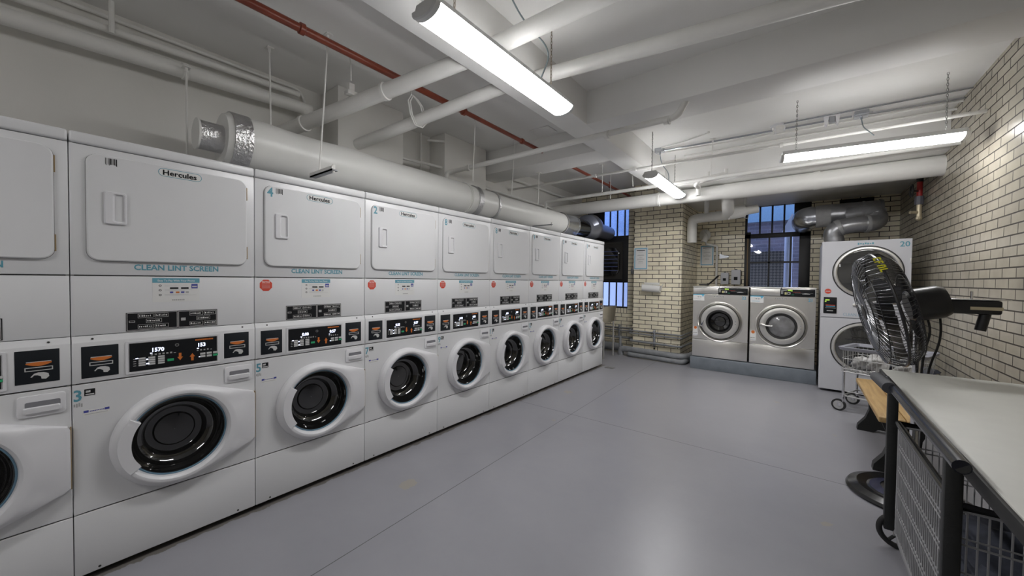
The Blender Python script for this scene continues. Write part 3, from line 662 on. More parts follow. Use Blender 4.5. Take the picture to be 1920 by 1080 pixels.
# ------------------------------------------------------------------ big stacked tumble dryer, number 20
t = thing('stacked_tumble_dryer', 'tall pale grey stacked tumble dryer numbered 20 with two round doors', 'dryer', (2.69, 6.15, 0))
TD = mat('pale_grey_enamel', (.56,.565,.60), .35)
Wd = .790
obj('cabinet', G(FY).box((.006,.03,-1.0),(Wd-.006,1.885,-.02), TD, .003), t)
def dpan(v0, v1, c, nm):
    def rr(i, e=0.):
        a = 2*PI*i/N; cc, ss = math.cos(a), math.sin(a); q = 1e9
        if cc > 1e-9: q = min(q, (Wd-e-c[0])/cc)
        if cc < -1e-9: q = min(q, (e-c[0])/cc)
        if ss > 1e-9: q = min(q, (v1-e-c[1])/ss)
        if ss < -1e-9: q = min(q, (v0+e-c[1])/ss)
        return q
    P = lambda rf, d: ploop(rf if callable(rf) else (lambda i: rf), d, c)
    g = G(FY); g.loft([P(lambda i: rr(i), -.10), P(lambda i: rr(i), -.004), P(lambda i: rr(i,.004), 0), P(.300,0), P(.300,-.10)], TD, False, False)
    for (a, b) in ((.0005,v0+.0005),(Wd-.0205,v0+.0005),(.0005,v1-.0205),(Wd-.0205,v1-.0205)): g.box((a,b,-.09),(a+.02,b+.02,-.0006), TD)
    p = obj(nm, g, t)
    d = obj('round_door', G(FY).loft([P(.308,.001), P(.306,.012), P(.298,.024), P(.282,.026), P(.272,.018), P(.268,.0), P(.268,-.02)], STEELD, False, False), t)
    g = G(FY); g.loft([P(.318,.0008), P(.318,.003), P(.306,.003)], RUBBER, False, False); obj('door_gasket', g, d, 'black rubber ring')
    g = G(FY); g.loft([P(.269,.006), P(.262,.008), P(.001,.008)], mat('clear_dark_glass', (.035,.035,.034), .05, coat=1., spec=.9), False, False); obj('door_glass', g, d, 'dark round glass')
    return d
dpan(.94, 1.885, (.420,1.500), 'upper_front'); dpan(.03, .93, (.420,.580), 'lower_front')
g = G(FY); g.box((.028,.985,0),(.155,1.188,.006), PANELB, .003); g.box((.045,1.145,.006),(.085,1.160,.007), LEDG); g.box((.04,1.128,.006),(.055,1.140,.007), LEDG); g.box((.05,1.085,.006),(.14,1.092,.007), RED); g.box((.05,1.07,.006),(.14,1.078,.007), LBLUE); g.box((.045,1.05,.006),(.145,1.056,.007), GREY); g.box((.06,1.015,.006),(.12,1.022,.007), LGRAY)
obj('control_panel', g, t, 'black control panel with green display')
g = G(FY); g.lathe([(.032,0),(.032,.001)], (.068,1.262,0),(0,0,1), RED, 20); g.box((.045,1.258,.001),(.09,1.266,.0014), LGRAY); obj('warning_sticker', g, t, 'round red sticker')
g = G(FY); g.text('20', .085, (.690,1.795,0), TEAL, .001, bold=.02); obj('number_sticker', g, t, 'teal number 20')
g = G(FY)
for k in range(7): g.box((.33+k*.021,1.832+(k%2)*.004,0),(.345+k*.021,1.856-(k%3)*.004,.001), TEAL)
obj('logo_badge', g, t)
g = G(FY); g.text('CLEAN LINT', .05, (.215,.965,0), mat('faded_blue_ink', (.30,.42,.52), .6), .001, sx=.8, bold=.01); obj('lettering', g, t, 'faded blue lettering')
g = G(FY); rplate(g, .30,1.085,.37,1.115,.012,0,.018, STEELD); obj('door_catch', g, t)
g = G(FY); g.box((.777,1.60,.0),(.787,1.66,.01), STEELD, .002); obj('panel_latch', g, t)
g = G(FY); g.box((.17,.05,0),(.30,.14,.001), TD); obj('service_plate', g, t)

# ------------------------------------------------------------------ ducts
t = thing('exhaust_duct', 'long white jacketed exhaust duct running above the machine row', 'duct', (-.5, .78, 2.25))
R = .165
def rel(g, t):
    o = t.location; g.v = [v-Vector(o) for v in g.v]; return g
g = G(); g.tube([(-.5,.80+k*.2,2.255+.004*math.sin(k*1.7)) for k in range(12)], [R+.003*math.sin(k*2.1) for k in range(12)], DUCTW, 40)
g.tube([(-.5,3.0,2.255),(-.5,3.4,2.255)], R-.008, DUCTW, 40)
g.tube([(-.5,3.36+k*.17,2.25) for k in range(11)], R-.012, DUCTW, 40); obj('jacket', rel(g, t), t)
for a_, b_, c_ in ((.80,.90,.012),(3.06,3.13,.004),(3.40,3.43,.004)): obj('foil_tape', rel(G().tube([(-.5,a_,2.255),(-.5,b_,2.255)], R+c_, FOIL, 40), t), t, 'crinkled silver foil tape')
g = G(); g.tube([(-.5,.77,2.255),(-.5,.801,2.255)], [R-.01,R+.005], DUCTW, 40); obj('end_flange', rel(g, t), t)
g = G(); g.tube([(-.5,.645,2.245),(-.5,.78,2.245)], .088, FOIL, 32); obj('end_stub', rel(g, t), t, 'foil wrapped stub')
g = G(); g.tube([(-.5,.64,2.245),(-.5,.650,2.245)], .095, DUCTW, 32); obj('end_cap', rel(g, t), t)
for yy in (2.93, 2.955): 
    g = G(); g.tube([(-.5+(R+.004)*math.cos(a*PI/20), yy, 2.255+(R+.004)*math.sin(a*PI/20)) for a in range(40)], .005, PIPEW, 6, closed=True); obj('strap', rel(g, t), t)
g = G(); g.tube([(-.5,5.05,2.25),(-.5,5.42,2.25)], R-.004, GALV, 36); g.tube([(-.5,5.42,2.25),(-.5,5.44,2.25)], R+.004, CHROME, 36); g.tube([(-.5,5.05,2.25),(-.5,5.07,2.25)], R+.004, CHROME, 36)
obj('silver_collar', rel(g, t), t, 'shiny galvanised collar')
g = G(); g.tube([(-.5,5.44,2.25),(-.5,5.85,2.25)], R-.016, mat('dark_shiny_duct', (.10,.11,.13), .12, metal=1.), 36); obj('dark_section', rel(g, t), t, 'dark shiny section')
g = G(); g.tube([(-.5,5.85,2.25),(-.5,5.95,2.26),(-.5,6.02,2.30),(-.5,6.12,2.31),(-.505,6.22,2.31),(-.53,6.5,2.30),(-.55,7.05,2.30)], [R-.01,R,R+.055,R+.06,R+.04,R-.03,R-.04], mat('blue_grey_flex_duct', (.33,.35,.42), .3, metal=.7), 40)
obj('elbow', rel(g, t), t, 'galvanised elbow to the window')
# trapeze hangers for the duct: rods with small angle brackets
def rod(a, b, label, r=.006, extra=None, group='ceiling rods holding the duct and pipes'):
    t = thing('hanger_rod', label, 'rod', b, 0, group)
    g = G(); g.tube([a, Vector(a)*.5+Vector(b)*.5+Vector((.004,0,0)), b], r, PIPEW, 8); obj('rod', rel(g, t), t)
    g = G(); g.box((a[0]-.03,a[1]-.022,a[2]-.006),(a[0]+.03,a[1]+.022,a[2]+.001), PIPEW, .002); g.cyl((a[0],a[1],a[2]-.035),(a[0],a[1],a[2]), .010, PIPEW, 10); obj('ceiling_plate', rel(g, t), t)
    return t
rod((-.75,1.137,3.1), (-.68,1.12,2.40), 'thin white rod hanging down behind the near end of the jacketed duct')
rod((-.235,1.33,3.1), (-.20,1.25,2.06), 'thin white rod holding the duct bracket above the second machine')
rod((-.283,1.52,3.1), (-.30,1.54,2.88), 'short white rod holding the nearer thick ceiling pipe')
rod((-.9,.68,2.80), (-.9,.68,2.1), 'thin white rod hanging from the pipe along the left wall')
rod((-.15,2.0,3.1), (-.17,2.0,2.93), 'short white rod above the ring hanger of the second ceiling pipe')
rod((-.32,2.95,3.1), (-.33,2.93,2.42), 'thin white rod hanging beside the foil band of the duct')
rod((-.30,3.62,3.1), (-.32,3.60,2.40), 'thin white rod between the foil band and the red pipe')
rod((-.33,4.2,2.8), (-.335,4.2,2.38), 'thin white rod dropping from the cross beam to the duct')
rod((.09,5.27,3.1), (.085,5.30,2.70), 'thin white rod with clevis holding the slim water pipe at left')
rod((.01,5.78,3.1), (.0,5.80,2.70), 'thin white rod down to the thick pipe near the far window')
rod((.55,5.2,3.1), (.56,5.29,2.71), 'thin white rod beside the girder holding the slim water pipe')
rod((1.60,5.1,3.1), (1.55,5.29,2.71), 'thin white rod right of the far pendant lamp')
g = G(); g.box((-.25,1.21,2.06),(.06,1.25,2.07), GPIPE); g.box((-.25,1.21,2.06),(.06,1.215,2.09), PIPEW); g.cyl((.045,1.23,2.05),(.045,1.23,2.10), .010, PIPEW, 8)
solo('duct_bracket', g, 'small angle bracket resting under the jacketed duct above the second machine', 'bracket')
g = G(); g.box((-.25,3.95,2.045),(.04,3.98,2.055), GPIPE); g.cyl((.03,3.965,2.03),(.03,3.965,2.075), .010, PIPEW, 8); solo('duct_bracket', g, 'small angle bracket under the duct above the fifth machine', 'bracket')

# dull duct over dryer 20, with flexible hose
t = thing('dryer_exhaust', 'dull metal exhaust duct above dryer 20 with bent flexible hose', 'duct', (2.9,7.2,2.3))
y7 = 7.3
g = G(); g.cyl((2.80,y7,2.375),(3.33,y7,2.375), .158, DGALV, 40); g.cyl((3.33,y7,2.375),(3.37,y7,2.375), .175, DGALV, 40, r2=.16); g.cyl((3.15,y7,2.375),(3.18,y7,2.375), .163, GALV, 40); g.cyl((3.36,y7,2.375),(3.40,y7,2.375), .04, GALV, 16); obj('pipe', rel(g, t), t)
g = G(); g.cyl((2.64,y7,2.365),(2.81,y7,2.37), .165, mat('grey_foam_wrap', (.34,.34,.34), .7, noise=.08, nscale=20), 40); obj('wrap', rel(g, t), t, 'pale grey wrapped joint')
g = G(); g.tube(bend([(2.74,7.3,2.365),(2.52,7.34,2.36),(2.50,7.95,2.36)],.16,8), [.150]*2+[.168]*8+[.16], GALV, 36); obj('elbow', rel(g, t), t, 'galvanised elbow to the window')
g = G(); g.tube([(3.02,7.05,2.30),(3.02,7.30,2.34)], .115, DGALV, 30)
pts = bend([(2.86,6.82,1.86),(2.80,6.80,2.10),(3.02,6.80,2.16),(3.28,6.86,2.16),(3.26,7.0,2.34),(3.02,7.15,2.34)],.14,9)
rr_ = [.105+.004*(k%2) for k in range(len(pts))]
g = G(); g.tube(pts, rr_, DGALV, 30); obj('flexible_hose', rel(g, t), t, 'bent dark flexible hose')
for q_ in (8, 20): obj('tape', rel(G().tube([pts[q_],pts[q_+1],pts[q_+2]], .114, TAPE, 30), t), t)
solo('vent_opening', G(FY).box((2.95,2.58,-7.995),(3.35,2.70,-7.96), mat('dark_vent', (.01,.01,.01), .9), .003), 'dark slot opening high on brick wall above the dull duct', 'vent')

# ------------------------------------------------------------------ ceiling pipes
def pipe(name, pts, r, m, label, cat='pipe', group='painted pipes under the ceiling', n=20, bands=(), bm_=None, rb=.06):
    t = thing(name, label, cat, pts[0], 0, group); P = bend(pts, rb) if len(pts) > 2 else pts
    obj('run', rel(G().tube(P, r, m, n), t), t)
    a, b = Vector(pts[0]), Vector(pts[-1]) if len(pts) == 2 else Vector(pts[1])
    for k in bands:
        c = a+(b-a)*k; d = (b-a).normalized(); obj('coupling', rel(G().tube([c-d*.018, c-d*.014, c+d*.014, c+d*.018], [r+.002, r+.009, r+.009, r+.002], bm_ or m, n), t), t)
    return t
pipe('water_pipe', [(-1.17,1.33,2.60),(.66,1.865,2.875)], .056, PIPEW, 'thick painted pipe crossing left bay, the one nearer the camera', bands=(.18,.62))
pipe('water_pipe', [(.88,1.86,2.87),(3.64,1.93,2.90)], .056, PIPEW, 'thick painted pipe in right bay nearest the camera, above the pendant lamp', bands=(.8,))
pipe('water_pipe', [(-.86,1.91,2.62),(.66,2.31,2.885)], .050, PIPEW, 'thick painted pipe ending in the wall column, farther from the camera')
pipe('water_pipe', [(.88,2.34,2.875),(3.64,2.78,2.875)], .050, PIPEW, 'thick painted pipe crossing right bay, the second from the camera')
g = G()
for k in (0,.02): g.tube([( -.165+.0*k, 2.07+k, 2.755+.0), (-.165,2.12+k,2.80),(-.165,2.10+k,2.86),(-.165,2.05+k,2.90),(-.165,2.0+k,2.92),(-.165,1.97+k,2.86),(-.165,1.99+k,2.76),(-.165,2.04+k,2.68),(-.165,2.10+k,2.68),(-.165,2.15+k,2.74)], .006, PIPEW, 8)
solo('ring_hanger', g, 'white ring hanger looped around the second ceiling pipe', 'hanger')
g = G(); g.box((-.33,1.50,2.77),(-.27,1.58,2.80), PIPEW, .004); g.box((-.32,1.515,2.80),(-.28,1.56,2.86), PIPEW, .006); solo('pipe_clamp', g, 'white clamp on top of the nearer thick ceiling pipe', 'clamp')
pipe('red_pipe', [(-.055,-3.5,2.935),(-.055,2.52,2.935)], .026, REDP, 'red oxide sprinkler pipe running along the ceiling, near length', group='red sprinkler line', bands=(.76,.999))
t = pipe('red_pipe', [(-.055,2.54,2.935),(-.055,7.05,2.93)], .021, REDP, 'red oxide sprinkler pipe running along the ceiling, slimmer far length', group='red sprinkler line', bands=(.20,.38,.75))
for yy in (4.28, 5.9): 
    g = G(); g.cyl((-.055,yy,2.95),(-.055,yy,2.995), .008, REDP, 8); g.cyl((-.055,yy,2.992),(-.055,yy,2.998), .018, REDP, 10); obj('sprinkler_head', rel(g, t), t)
pipe('water_pipe', [(-.88,3.02,2.40),(-.88,3.06,2.625),(-.80,3.1,2.64),(1.66,3.235,2.70),(1.73,3.24,2.82)], .026, PIPEW, 'medium painted pipe starting at elbow on the wall column and crossing under the girder', n=16, rb=.05)
for a in (.05,.42,.535): 
    g = G(); x = -.80+4.44*a; yy = 3.1+.25*a; zz = 2.64+.092*a; g.tube([(x-.018,yy,zz),(x+.018,yy,zz)], .034, PIPEW, 16); g.tube([(x+.022,yy,zz),(x+.028,yy,zz)], .036, PIPEW, 16); solo('pipe_coupling', g, ('coupling on the medium pipe next to the wall column','coupling on the medium pipe just right of the girder','coupling on the medium pipe where it rises into the beam')[(.05,.42,.535).index(a)], 'coupling', 'couplings on the medium pipe')
pipe('conduit', [(-1.16,4.62,2.765),(3.64,4.74,2.765)], .016, PIPEW, 'slim painted conduit crossing under the girder, above the far pendant lamp', n=12, bands=(.30,.41,.72))
pipe('conduit', [(.93,5.10,3.05),(2.4,5.30,3.07),(3.64,5.32,3.07)], .010, PIPEW, 'thin painted conduit fixed on the ceiling behind the smoke detector', n=10)
pipe('conduit', [(1.2,5.42,3.05),(2.4,5.48,3.06),(3.64,5.50,3.06)], .012, PIPEW, 'thin painted conduit along the ceiling against the far beam', n=10)
pipe('water_pipe', [(-.93,5.30,2.45),(-.93,5.33,2.67),(-.8,5.33,2.675),(3.64,5.36,2.70)], .024, PIPEW, 'slim water pipe crossing the room behind the pendant lamps', n=14, rb=.04)
t = pipe('drain_pipe', [(-1.16,5.86,2.60),(3.64,5.86,2.605)], .098, PIPEW, 'thickest painted pipe crossing the room in front of the far windows', n=28, bands=(.40,))
g = G(); g.tube([(1.62,5.86,2.60),(3.64,5.86,2.608)], .106, PIPEW, 28); obj('sleeve', rel(g, t), t)
g = G(); g.tube([(2.58,5.86,2.605),(2.64,5.86,2.606)], .112, PIPEW, 28); obj('joint_band', rel(g, t), t)
g = G(); g.tube(bend([(1.33,5.72,2.66),(1.33,5.50,2.66),(1.40,5.44,2.72),(1.70,5.44,2.74),(1.70,5.44,2.80)],.04), .022, PIPEW, 12); g.cyl((1.33,5.70,2.56),(1.33,5.70,2.70), .03, PIPEW, 12); g.cyl((1.50,5.44,2.69),(1.50,5.44,2.80), .014, PIPEW, 10); obj('branch_fitting', rel(g, t), t)
# vertical drops beside the pier
t = thing('drain_branch', 'white lagged pipe elbowing down beside the brick pier', 'pipe', (.97,7.0,2.3), 0)
g = G(); g.tube(bend([(1.66,5.90,2.58),(1.62,6.25,2.42),(1.58,6.6,2.40),(1.25,7.0,2.45),(.99,7.05,2.45),(.97,7.05,2.40),(.97,7.06,2.04)],.14,9), .078, PIPEW, 24); obj('run', rel(g, t), t)
g = G(); g.tube([(1.60,6.45,2.40),(1.80,6.52,2.42)], [.10,.09], PIPEW, 24); g.tube([(1.80,6.52,2.42),(1.96,6.57,2.45)], .062, PIPEW, 20); obj('open_lagging', rel(g, t), t, 'torn open end of the lagging')
g = G(); g.tube([(1.78,6.5,2.33),(1.84,6.56,2.31),(1.86,6.5,2.42)], .006, CHROME, 6); obj('wire_tie', rel(g, t), t)
g = G(); g.tube([(1.22,6.9,2.72),(1.22,6.9,2.50)], .036, PIPEW, 16); obj('riser', rel(g, t), t)
g = G(); g.tube([(1.78,5.86+.9,2.72),(1.78,5.86+.9,2.56)], .02, PIPEW, 12); solo('pipe_stub', g, 'short white stub hanging from soffit left of the right window', 'pipe')
t = thing('valve_cluster', 'painted valve and elbow cluster on brick wall above the notice', 'valve', (1.05,7.9,2.2))
g = G(); g.ball((1.02,7.9,2.25), .10, PIPEW, 16, (1,.6,1.1)); g.tube(bend([(.98,7.88,2.30),(1.05,7.80,2.20),(1.02,7.76,2.10)],.05), .055, PIPEW, 16); obj('body', rel(g, t), t)
g = G(); g.cyl((1.03,7.74,2.08),(1.03,7.70,2.07), .028, BRASS, 14); obj('brass_plug', rel(g, t), t)
g = G(); g.tube(bend([(1.05,7.85,2.08),(1.18,7.93,2.05),(1.22,7.95,2.04),(1.22,7.95,1.28)],.03), .020, PIPEW, 12); solo('white_riser', g, 'white conduit dropping beside the framed notice to the left steel washer', 'pipe')
# wall side pipes in the left bay
pipe('water_pipe', [(-1.0,-3.5,2.62),(-1.0,1.55,2.845)], .048, PIPEW, 'thick painted pipe running along the left wall', n=24, bands=(.83,))
pipe('water_pipe', [(-1.06,-3.5,2.80),(-1.06,1.48,2.975)], .024, PIPEW, 'thin painted pipe tucked between the thick wall pipe and left wall', n=12)
pipe('conduit', [(-1.13,-3.5,3.02),(-1.13,1.52,3.05),(-1.13,1.56,2.94)], .012, PIPEW, 'thin painted conduit in the corner of left wall and ceiling', n=10)
pipe('conduit', [(-1.02,.34,3.1),(-1.02,.34,2.90)], .014, PIPEW, 'short vertical pipe from ceiling to the thick left wall pipe', n=10)
g = G(); g.ball((-.98,1.58,2.76), .055, PIPEW, 14); g.tube([(-1.0,1.5,2.84),(-.98,1.60,2.72)], .05, PIPEW, 16); solo('pipe_end', g, 'lagged end of the thick wall pipe beside the column', 'pipe')
pipe('conduit', [(-.95,2.45,2.66),(-.95,3.12,2.70)], .015, PIPEW, 'slim pipe bridging the recess between the two wall columns', n=10)
g = G(); g.cyl((-1.10,2.85,3.08),(-1.10,2.85,2.0), .008, PIPEW, 8); g.cyl((-1.02,2.88,2.99),(-.90,3.03,2.99), .014, PIPEW, 8); solo('conduit', g, 'thin vertical conduit in the recess between the two wall columns', 'pipe')
pipe('conduit', [(-1.10,3.8,2.93),(-1.10,7.05,2.93)], .018, PIPEW, 'upper slim pipe along the left wall beyond the second column', n=10)
pipe('conduit', [(-1.08,3.8,2.66),(-1.08,7.05,2.64)], .018, PIPEW, 'lower slim pipe along the left wall beyond the second column', n=10)
solo('ceiling_plate', G().box((-.06,3.58,3.088),(.20,3.78,3.1), CPAINT, .003), 'square painted cover plate on ceiling right of the red pipe', 'plate')

# ------------------------------------------------------------------ lamps
def lamp(p0, p1, label, nearcap=True):
    t = thing('pendant_lamp', label, 'lamp', ((p0[0]+p1[0])/2,(p0[1]+p1[1])/2,p0[2]), 0, 'pendant fluorescent lamps')
    a, b = Vector(p0), Vector(p1); d = (b-a).normalized(); s = Vector((0,0,1)).cross(d).normalized(); w = .085
    def prof(k, r=1.): return [a*(1-k)+b*k + s*(w*r*math.cos(PI+PI*i/14)) + Vector((0,0,.045*r*math.sin(PI+PI*i/14)+.045)) for i in range(15)]
    g = G(); L = (b-a).length; ks = [.012]+[i/8 for i in range(1,8)]+[.988]
    g.loft([prof(k) for k in ks], LAMPE, True, True, closed=True); obj('diffuser', rel(g, t), t, 'glowing white diffuser')
    g = G(); q = [a + s*x + Vector((0,0,z)) for x, z in ((-w,.044),(w,.044),(w-.02,.085),(-w+.02,.085))]; q2 = [v+(b-a) for v in q]
    g.loft([q, q2], LAMPH); obj('housing', rel(g, t), t)
    for sx in (-1, 1):
        g = G(); q = [a*.96+b*.04 + s*x*sx + Vector((0,0,z)) for x, z in ((.070,.062),(.030,.0845),(.032,.0875),(.074,.064))]; g.loft([q, [v+(b-a)*.92 for v in q]], LAMPU); obj('added_uplight', rel(g, t), t, 'upper slot with added glow')  # slot glow added to brighten the ceiling
    for k, k2 in ((-.014,.013), (.987,1.014)):
        g = G(); g.loft([prof(k,.90), prof(k+.006 if k < 0 else k,1.02), prof(k2 if k < 0 else k2-.006,1.02), prof(k2,.90 if k > 0 else 1.02)], LAMPH); obj('end_cap', rel(g, t), t)
    return t
def chain(a, z0, z1, label, m=CHAIN):
    g = G(); n = int((z1-z0)/.022)
    for k in range(n):
        z = z0+(k+.5)*(z1-z0)/n; h = .014
        pts = [(math.cos(q*PI/4)*.0055, math.sin(q*PI/4)*h) for q in range(8)]
        g.tube([(a[0]+(p[0] if k%2 else 0), a[1]+(0 if k%2 else p[0]), z+p[1]) for p in pts], .0022, m, 5, closed=True)
    return solo('hanging_chain', g, label, 'chain', 'chains holding the pendant lamps')
Z = 2.55
lamp((1.10,1.12,Z), (1.10,2.37,Z), 'long lit pendant lamp nearest the camera, parallel to the machine row')
lamp((1.08,4.40,Z), (1.08,5.70,Z), 'lit pendant lamp beyond the nearest one, in line with it, ending at the thick pipe')
lamp((1.10,-2.15,Z), (1.10,-.90,Z), 'added unseen pendant lamp behind the camera')  # unseen lamp, added to brighten the near machines
lamp((2.31,4.48,Z-.02), (3.50,4.64,Z-.02), 'lit pendant lamp hung crosswise before the right window')
chain((1.10,2.2), Z+.085, 3.1, 'bronze chain at the far end of the nearest pendant lamp'); chain((1.10,1.3), Z+.085, 3.1, 'bronze chain at the near end of the nearest pendant lamp')
chain((1.08,4.46), Z+.085, 3.1, 'chain at the near end of the far pendant lamp', BCHAIN); chain((1.08,5.45), Z+.085, 3.1, 'chain at the far end of the far pendant lamp', BCHAIN)
chain((2.42,4.50), Z+.066, 3.1, 'chain at the left end of the crosswise pendant lamp', BCHAIN); chain((3.4,4.62), Z+.066, 3.1, 'chain at the right end of the crosswise pendant lamp', BCHAIN)
def cable(pts, label, m=CABLE, r=.005): return solo('lamp_cable', G().tube(bend(pts,.12,7), r, m, 7), label, 'cable', 'cables feeding the pendant lamps')
cable([(1.06,1.75,3.1),(1.12,1.85,2.92),(1.22,2.02,2.8),(1.15,2.0,2.64)], 'blue grey cable curling down to the nearest pendant lamp')
cable([(.985,5.08,3.04),(1.0,5.1,2.9),(1.09,5.15,2.78),(1.09,5.1,2.62)], 'grey cable from the junction box to the far pendant lamp')
cable([(2.93,5.17,3.04),(2.93,5.0,2.9),(2.92,4.7,2.78),(2.96,4.53,2.66)], 'grey cable from the right junction box to the crosswise lamp')
cable([(.62,1.55,3.1),(.80,1.5,2.79),(1.0,1.45,2.7),(1.08,1.4,2.63)], 'pale cable on the girder at the near end of the nearest lamp', PIPEW)
def jbox(x, y, label):
    t = thing('junction_box', label, 'junction box', (x,y,3.1), 0, 'grey junction boxes on the ceiling')
    obj('body', G().box((-.055,-.055,-.055),(.055,.055,0), GALV, .006), t); obj('cable_clamp', G().cyl((0,0,-.075),(0,0,-.05), .012, GALV, 10), t); obj('connector', G().cyl((.05,0,-.028),(.085,.01,-.028), .014, GALV, 10), t)
jbox(.985,5.08, 'grey junction box on ceiling just right of the girder'); jbox(2.93,5.17, 'grey junction box on ceiling above the crosswise pendant lamp')
pipe('grey_conduit', [(1.05,5.09,3.072),(2.86,5.17,3.072)], .011, GALV, 'bare grey conduit between the two ceiling junction boxes', n=10, group='bare conduits on the ceiling')
pipe('grey_conduit', [(2.99,5.19,3.072),(3.64,5.26,3.072)], .011, GALV, 'bare grey conduit from the right junction box to right wall', n=10, group='bare conduits on the ceiling')
pipe('grey_conduit', [(2.30,5.02,3.085),(3.64,5.06,3.085)], .008, GALV, 'bare grey conduit from the smoke detector past the strobe', n=8, group='bare conduits on the ceiling')
g = G(); g.tube(bend([(1.02,5.02,3.085),(1.25,4.95,3.08),(1.55,4.86,3.085),(1.60,4.84,3.09)],.05), .008, PIPEW, 8); g.ball((1.60,4.83,3.09), .014, PIPEW, 8); solo('capped_conduit', g, 'short capped painted conduit curving away from the left junction box', 'pipe')
t = thing('smoke_detector', 'round white smoke detector on the ceiling of right bay', 'smoke detector', (2.25,5.08,3.1))
obj('base', G().lathe([(.075,0),(.075,-.02),(.070,-.024)], (0,0,0),(0,0,1), PLAST, 28), t); obj('sensor_dome', G().lathe([(.060,-.022),(.058,-.045),(.045,-.058),(.0,-.060)], (0,0,0),(0,0,1), PIPEW, 28, c1=False), t)
g = G()
for a in (0,2.1,4.2): g.box((.055*math.cos(a)-.008,.055*math.sin(a)-.008,-.075),(.055*math.cos(a)+.008,.055*math.sin(a)+.008,-.02), PLAST, .003)
obj('guard', g, t)
t = thing('alarm_strobe', 'white alarm strobe on ceiling between smoke detector and right junction box', 'alarm', (2.70,5.08,3.1))
obj('base', G().box((-.065,-.05,-.03),(.065,.05,0), PLAST, .005), t)
g = G(); g.prism([(-.062,-.03),(-.022,-.03),(-.026,-.10),(-.040,-.12),(-.052,-.10)], -.045,.045, PLAST); g2 = G((Vector((0,0,0)),Vector((1,0,0)),Vector((0,0,1)),Vector((0,-1,0))))
for sx in (-1,1): g2.prism([(sx*.062,-.03),(sx*.026,-.03),(sx*.030,-.09),(sx*.044,-.115),(sx*.056,-.09)], -.045,.045, PLAST)
obj('side_wings', g2, t); obj('lens', G().box((-.024,-.035,-.085),(.024,.035,-.03), mat('strobe_lens', (.30,.31,.33), .2), .004), t)

# ------------------------------------------------------------------ things on the brick
def notice(x0, z0, x1, z1, y, label, seed):
    t = thing('framed_notice', label, 'notice', (x0, y, z0), 0, 'framed notices on the brick'); w, h = x1-x0, z1-z0
    obj('backing', G(FY).box((0,0,0),(w,h,.004), PAPER), t)
    g = G(FY); b = .013
    for q in ((b,b,w-b,2*b),(b,h-2*b,w-b,h-b),(b,b,2*b,h-b),(w-2*b,b,w-b,h-b)): g.box((q[0],q[1],.004),(q[2],q[3],.0055), LBLUE)
    obj('blue_border', g, t, 'blue border'); g = G(FY); R = random.Random(seed); g.box((w*.2,h*.86,.004),(w*.8,h*.885,.005), INK)
    for k, (yy, ww) in enumerate(((.79,.3),(.66,.42),(.63,.5),(.55,.22),(.48,.55),(.45,.5),(.36,.3),(.30,.36))): g.box((w*(.5-ww/2),h*yy,.004),(w*(.5+ww/2),h*(yy+.012),.005), GREY)
    obj('printed_lines', g, t)
notice(.052,1.57,.305,1.97, 6.796, 'white notice with blue border on the brick pier', 1); notice(.925,1.675,1.165,2.065, 7.996, 'white notice with blue border on brick wall behind the left steel washer', 2)
t = thing('paper_towel_roll', 'white paper towel roll on holder on the brick pier', 'paper towel', (.40,6.72,1.235))
obj('roll', rel(G().cyl((.245,6.725,1.245),(.555,6.725,1.225), .062, PAPER, 28), t), t)
obj('holder', rel(G().tube(bend([(.23,6.80,1.33),(.23,6.725,1.30),(.235,6.725,1.245),(.57,6.725,1.225),(.575,6.725,1.28),(.575,6.80,1.31)],.02), .006, PIPEW, 8).box((.25,6.78,1.30),(.52,6.80,1.34), PIPEW, .003), t), t)
g = G(); g.box((-.09,7.04,1.50),(.0,7.1,1.60), GALV, .004); t = thing('outlet_box', 'grey electrical outlet box beside left window', 'outlet', (-.045,7.1,1.5)); obj('body', rel(g, t), t); obj('conduit', rel(G().cyl((-.03,7.08,1.50),(-.03,7.08,1.15), .008, GALV, 8), t), t)
def dispenser(x0, z0, w, h, label):
    t = thing('soap_dispenser', label, 'dispenser', (x0,7.99,z0), 0, 'grey boxes above the steel washer'); obj('body', G(FY).box((0,0,0),(w,h,.10), mat('grey_box_%d' % int(x0*100), (.58,.59,.63), .5), .006), t); obj('window', G(FY).box((w*.3,h*.30,.10),(w*.7,h*.52,.104), INK, .002), t); obj('top_notch', G(FY).cyl((w*.5,h,.05),(w*.5,h+.012,.05), .018, INK, 10), t)
dispenser(1.30,1.32,.125,.22, 'smaller grey wall box above the left steel washer'); dispenser(1.47,1.32,.145,.27, 'taller grey wall box above the left steel washer')
g = G(); g.tube(bend([(1.20,7.1,1.31),(1.22,7.3,1.33),(1.32,7.5,1.47)],.1), .014, RUBBER, 8); g.box((1.1,7.05,1.30),(1.24,7.15,1.325), RUBBER, .008); solo('black_hose', g, 'black hose lying on top of the left steel washer', 'hose')
g = G(FY); g.prism([(1.26,1.80),(1.40,1.82),(1.42,1.85),(1.34,1.86),(1.26,1.90)], -7.995,-7.97, GALV); solo('wall_bracket', g, 'small grey bracket on brick wall right of the white conduit', 'bracket')
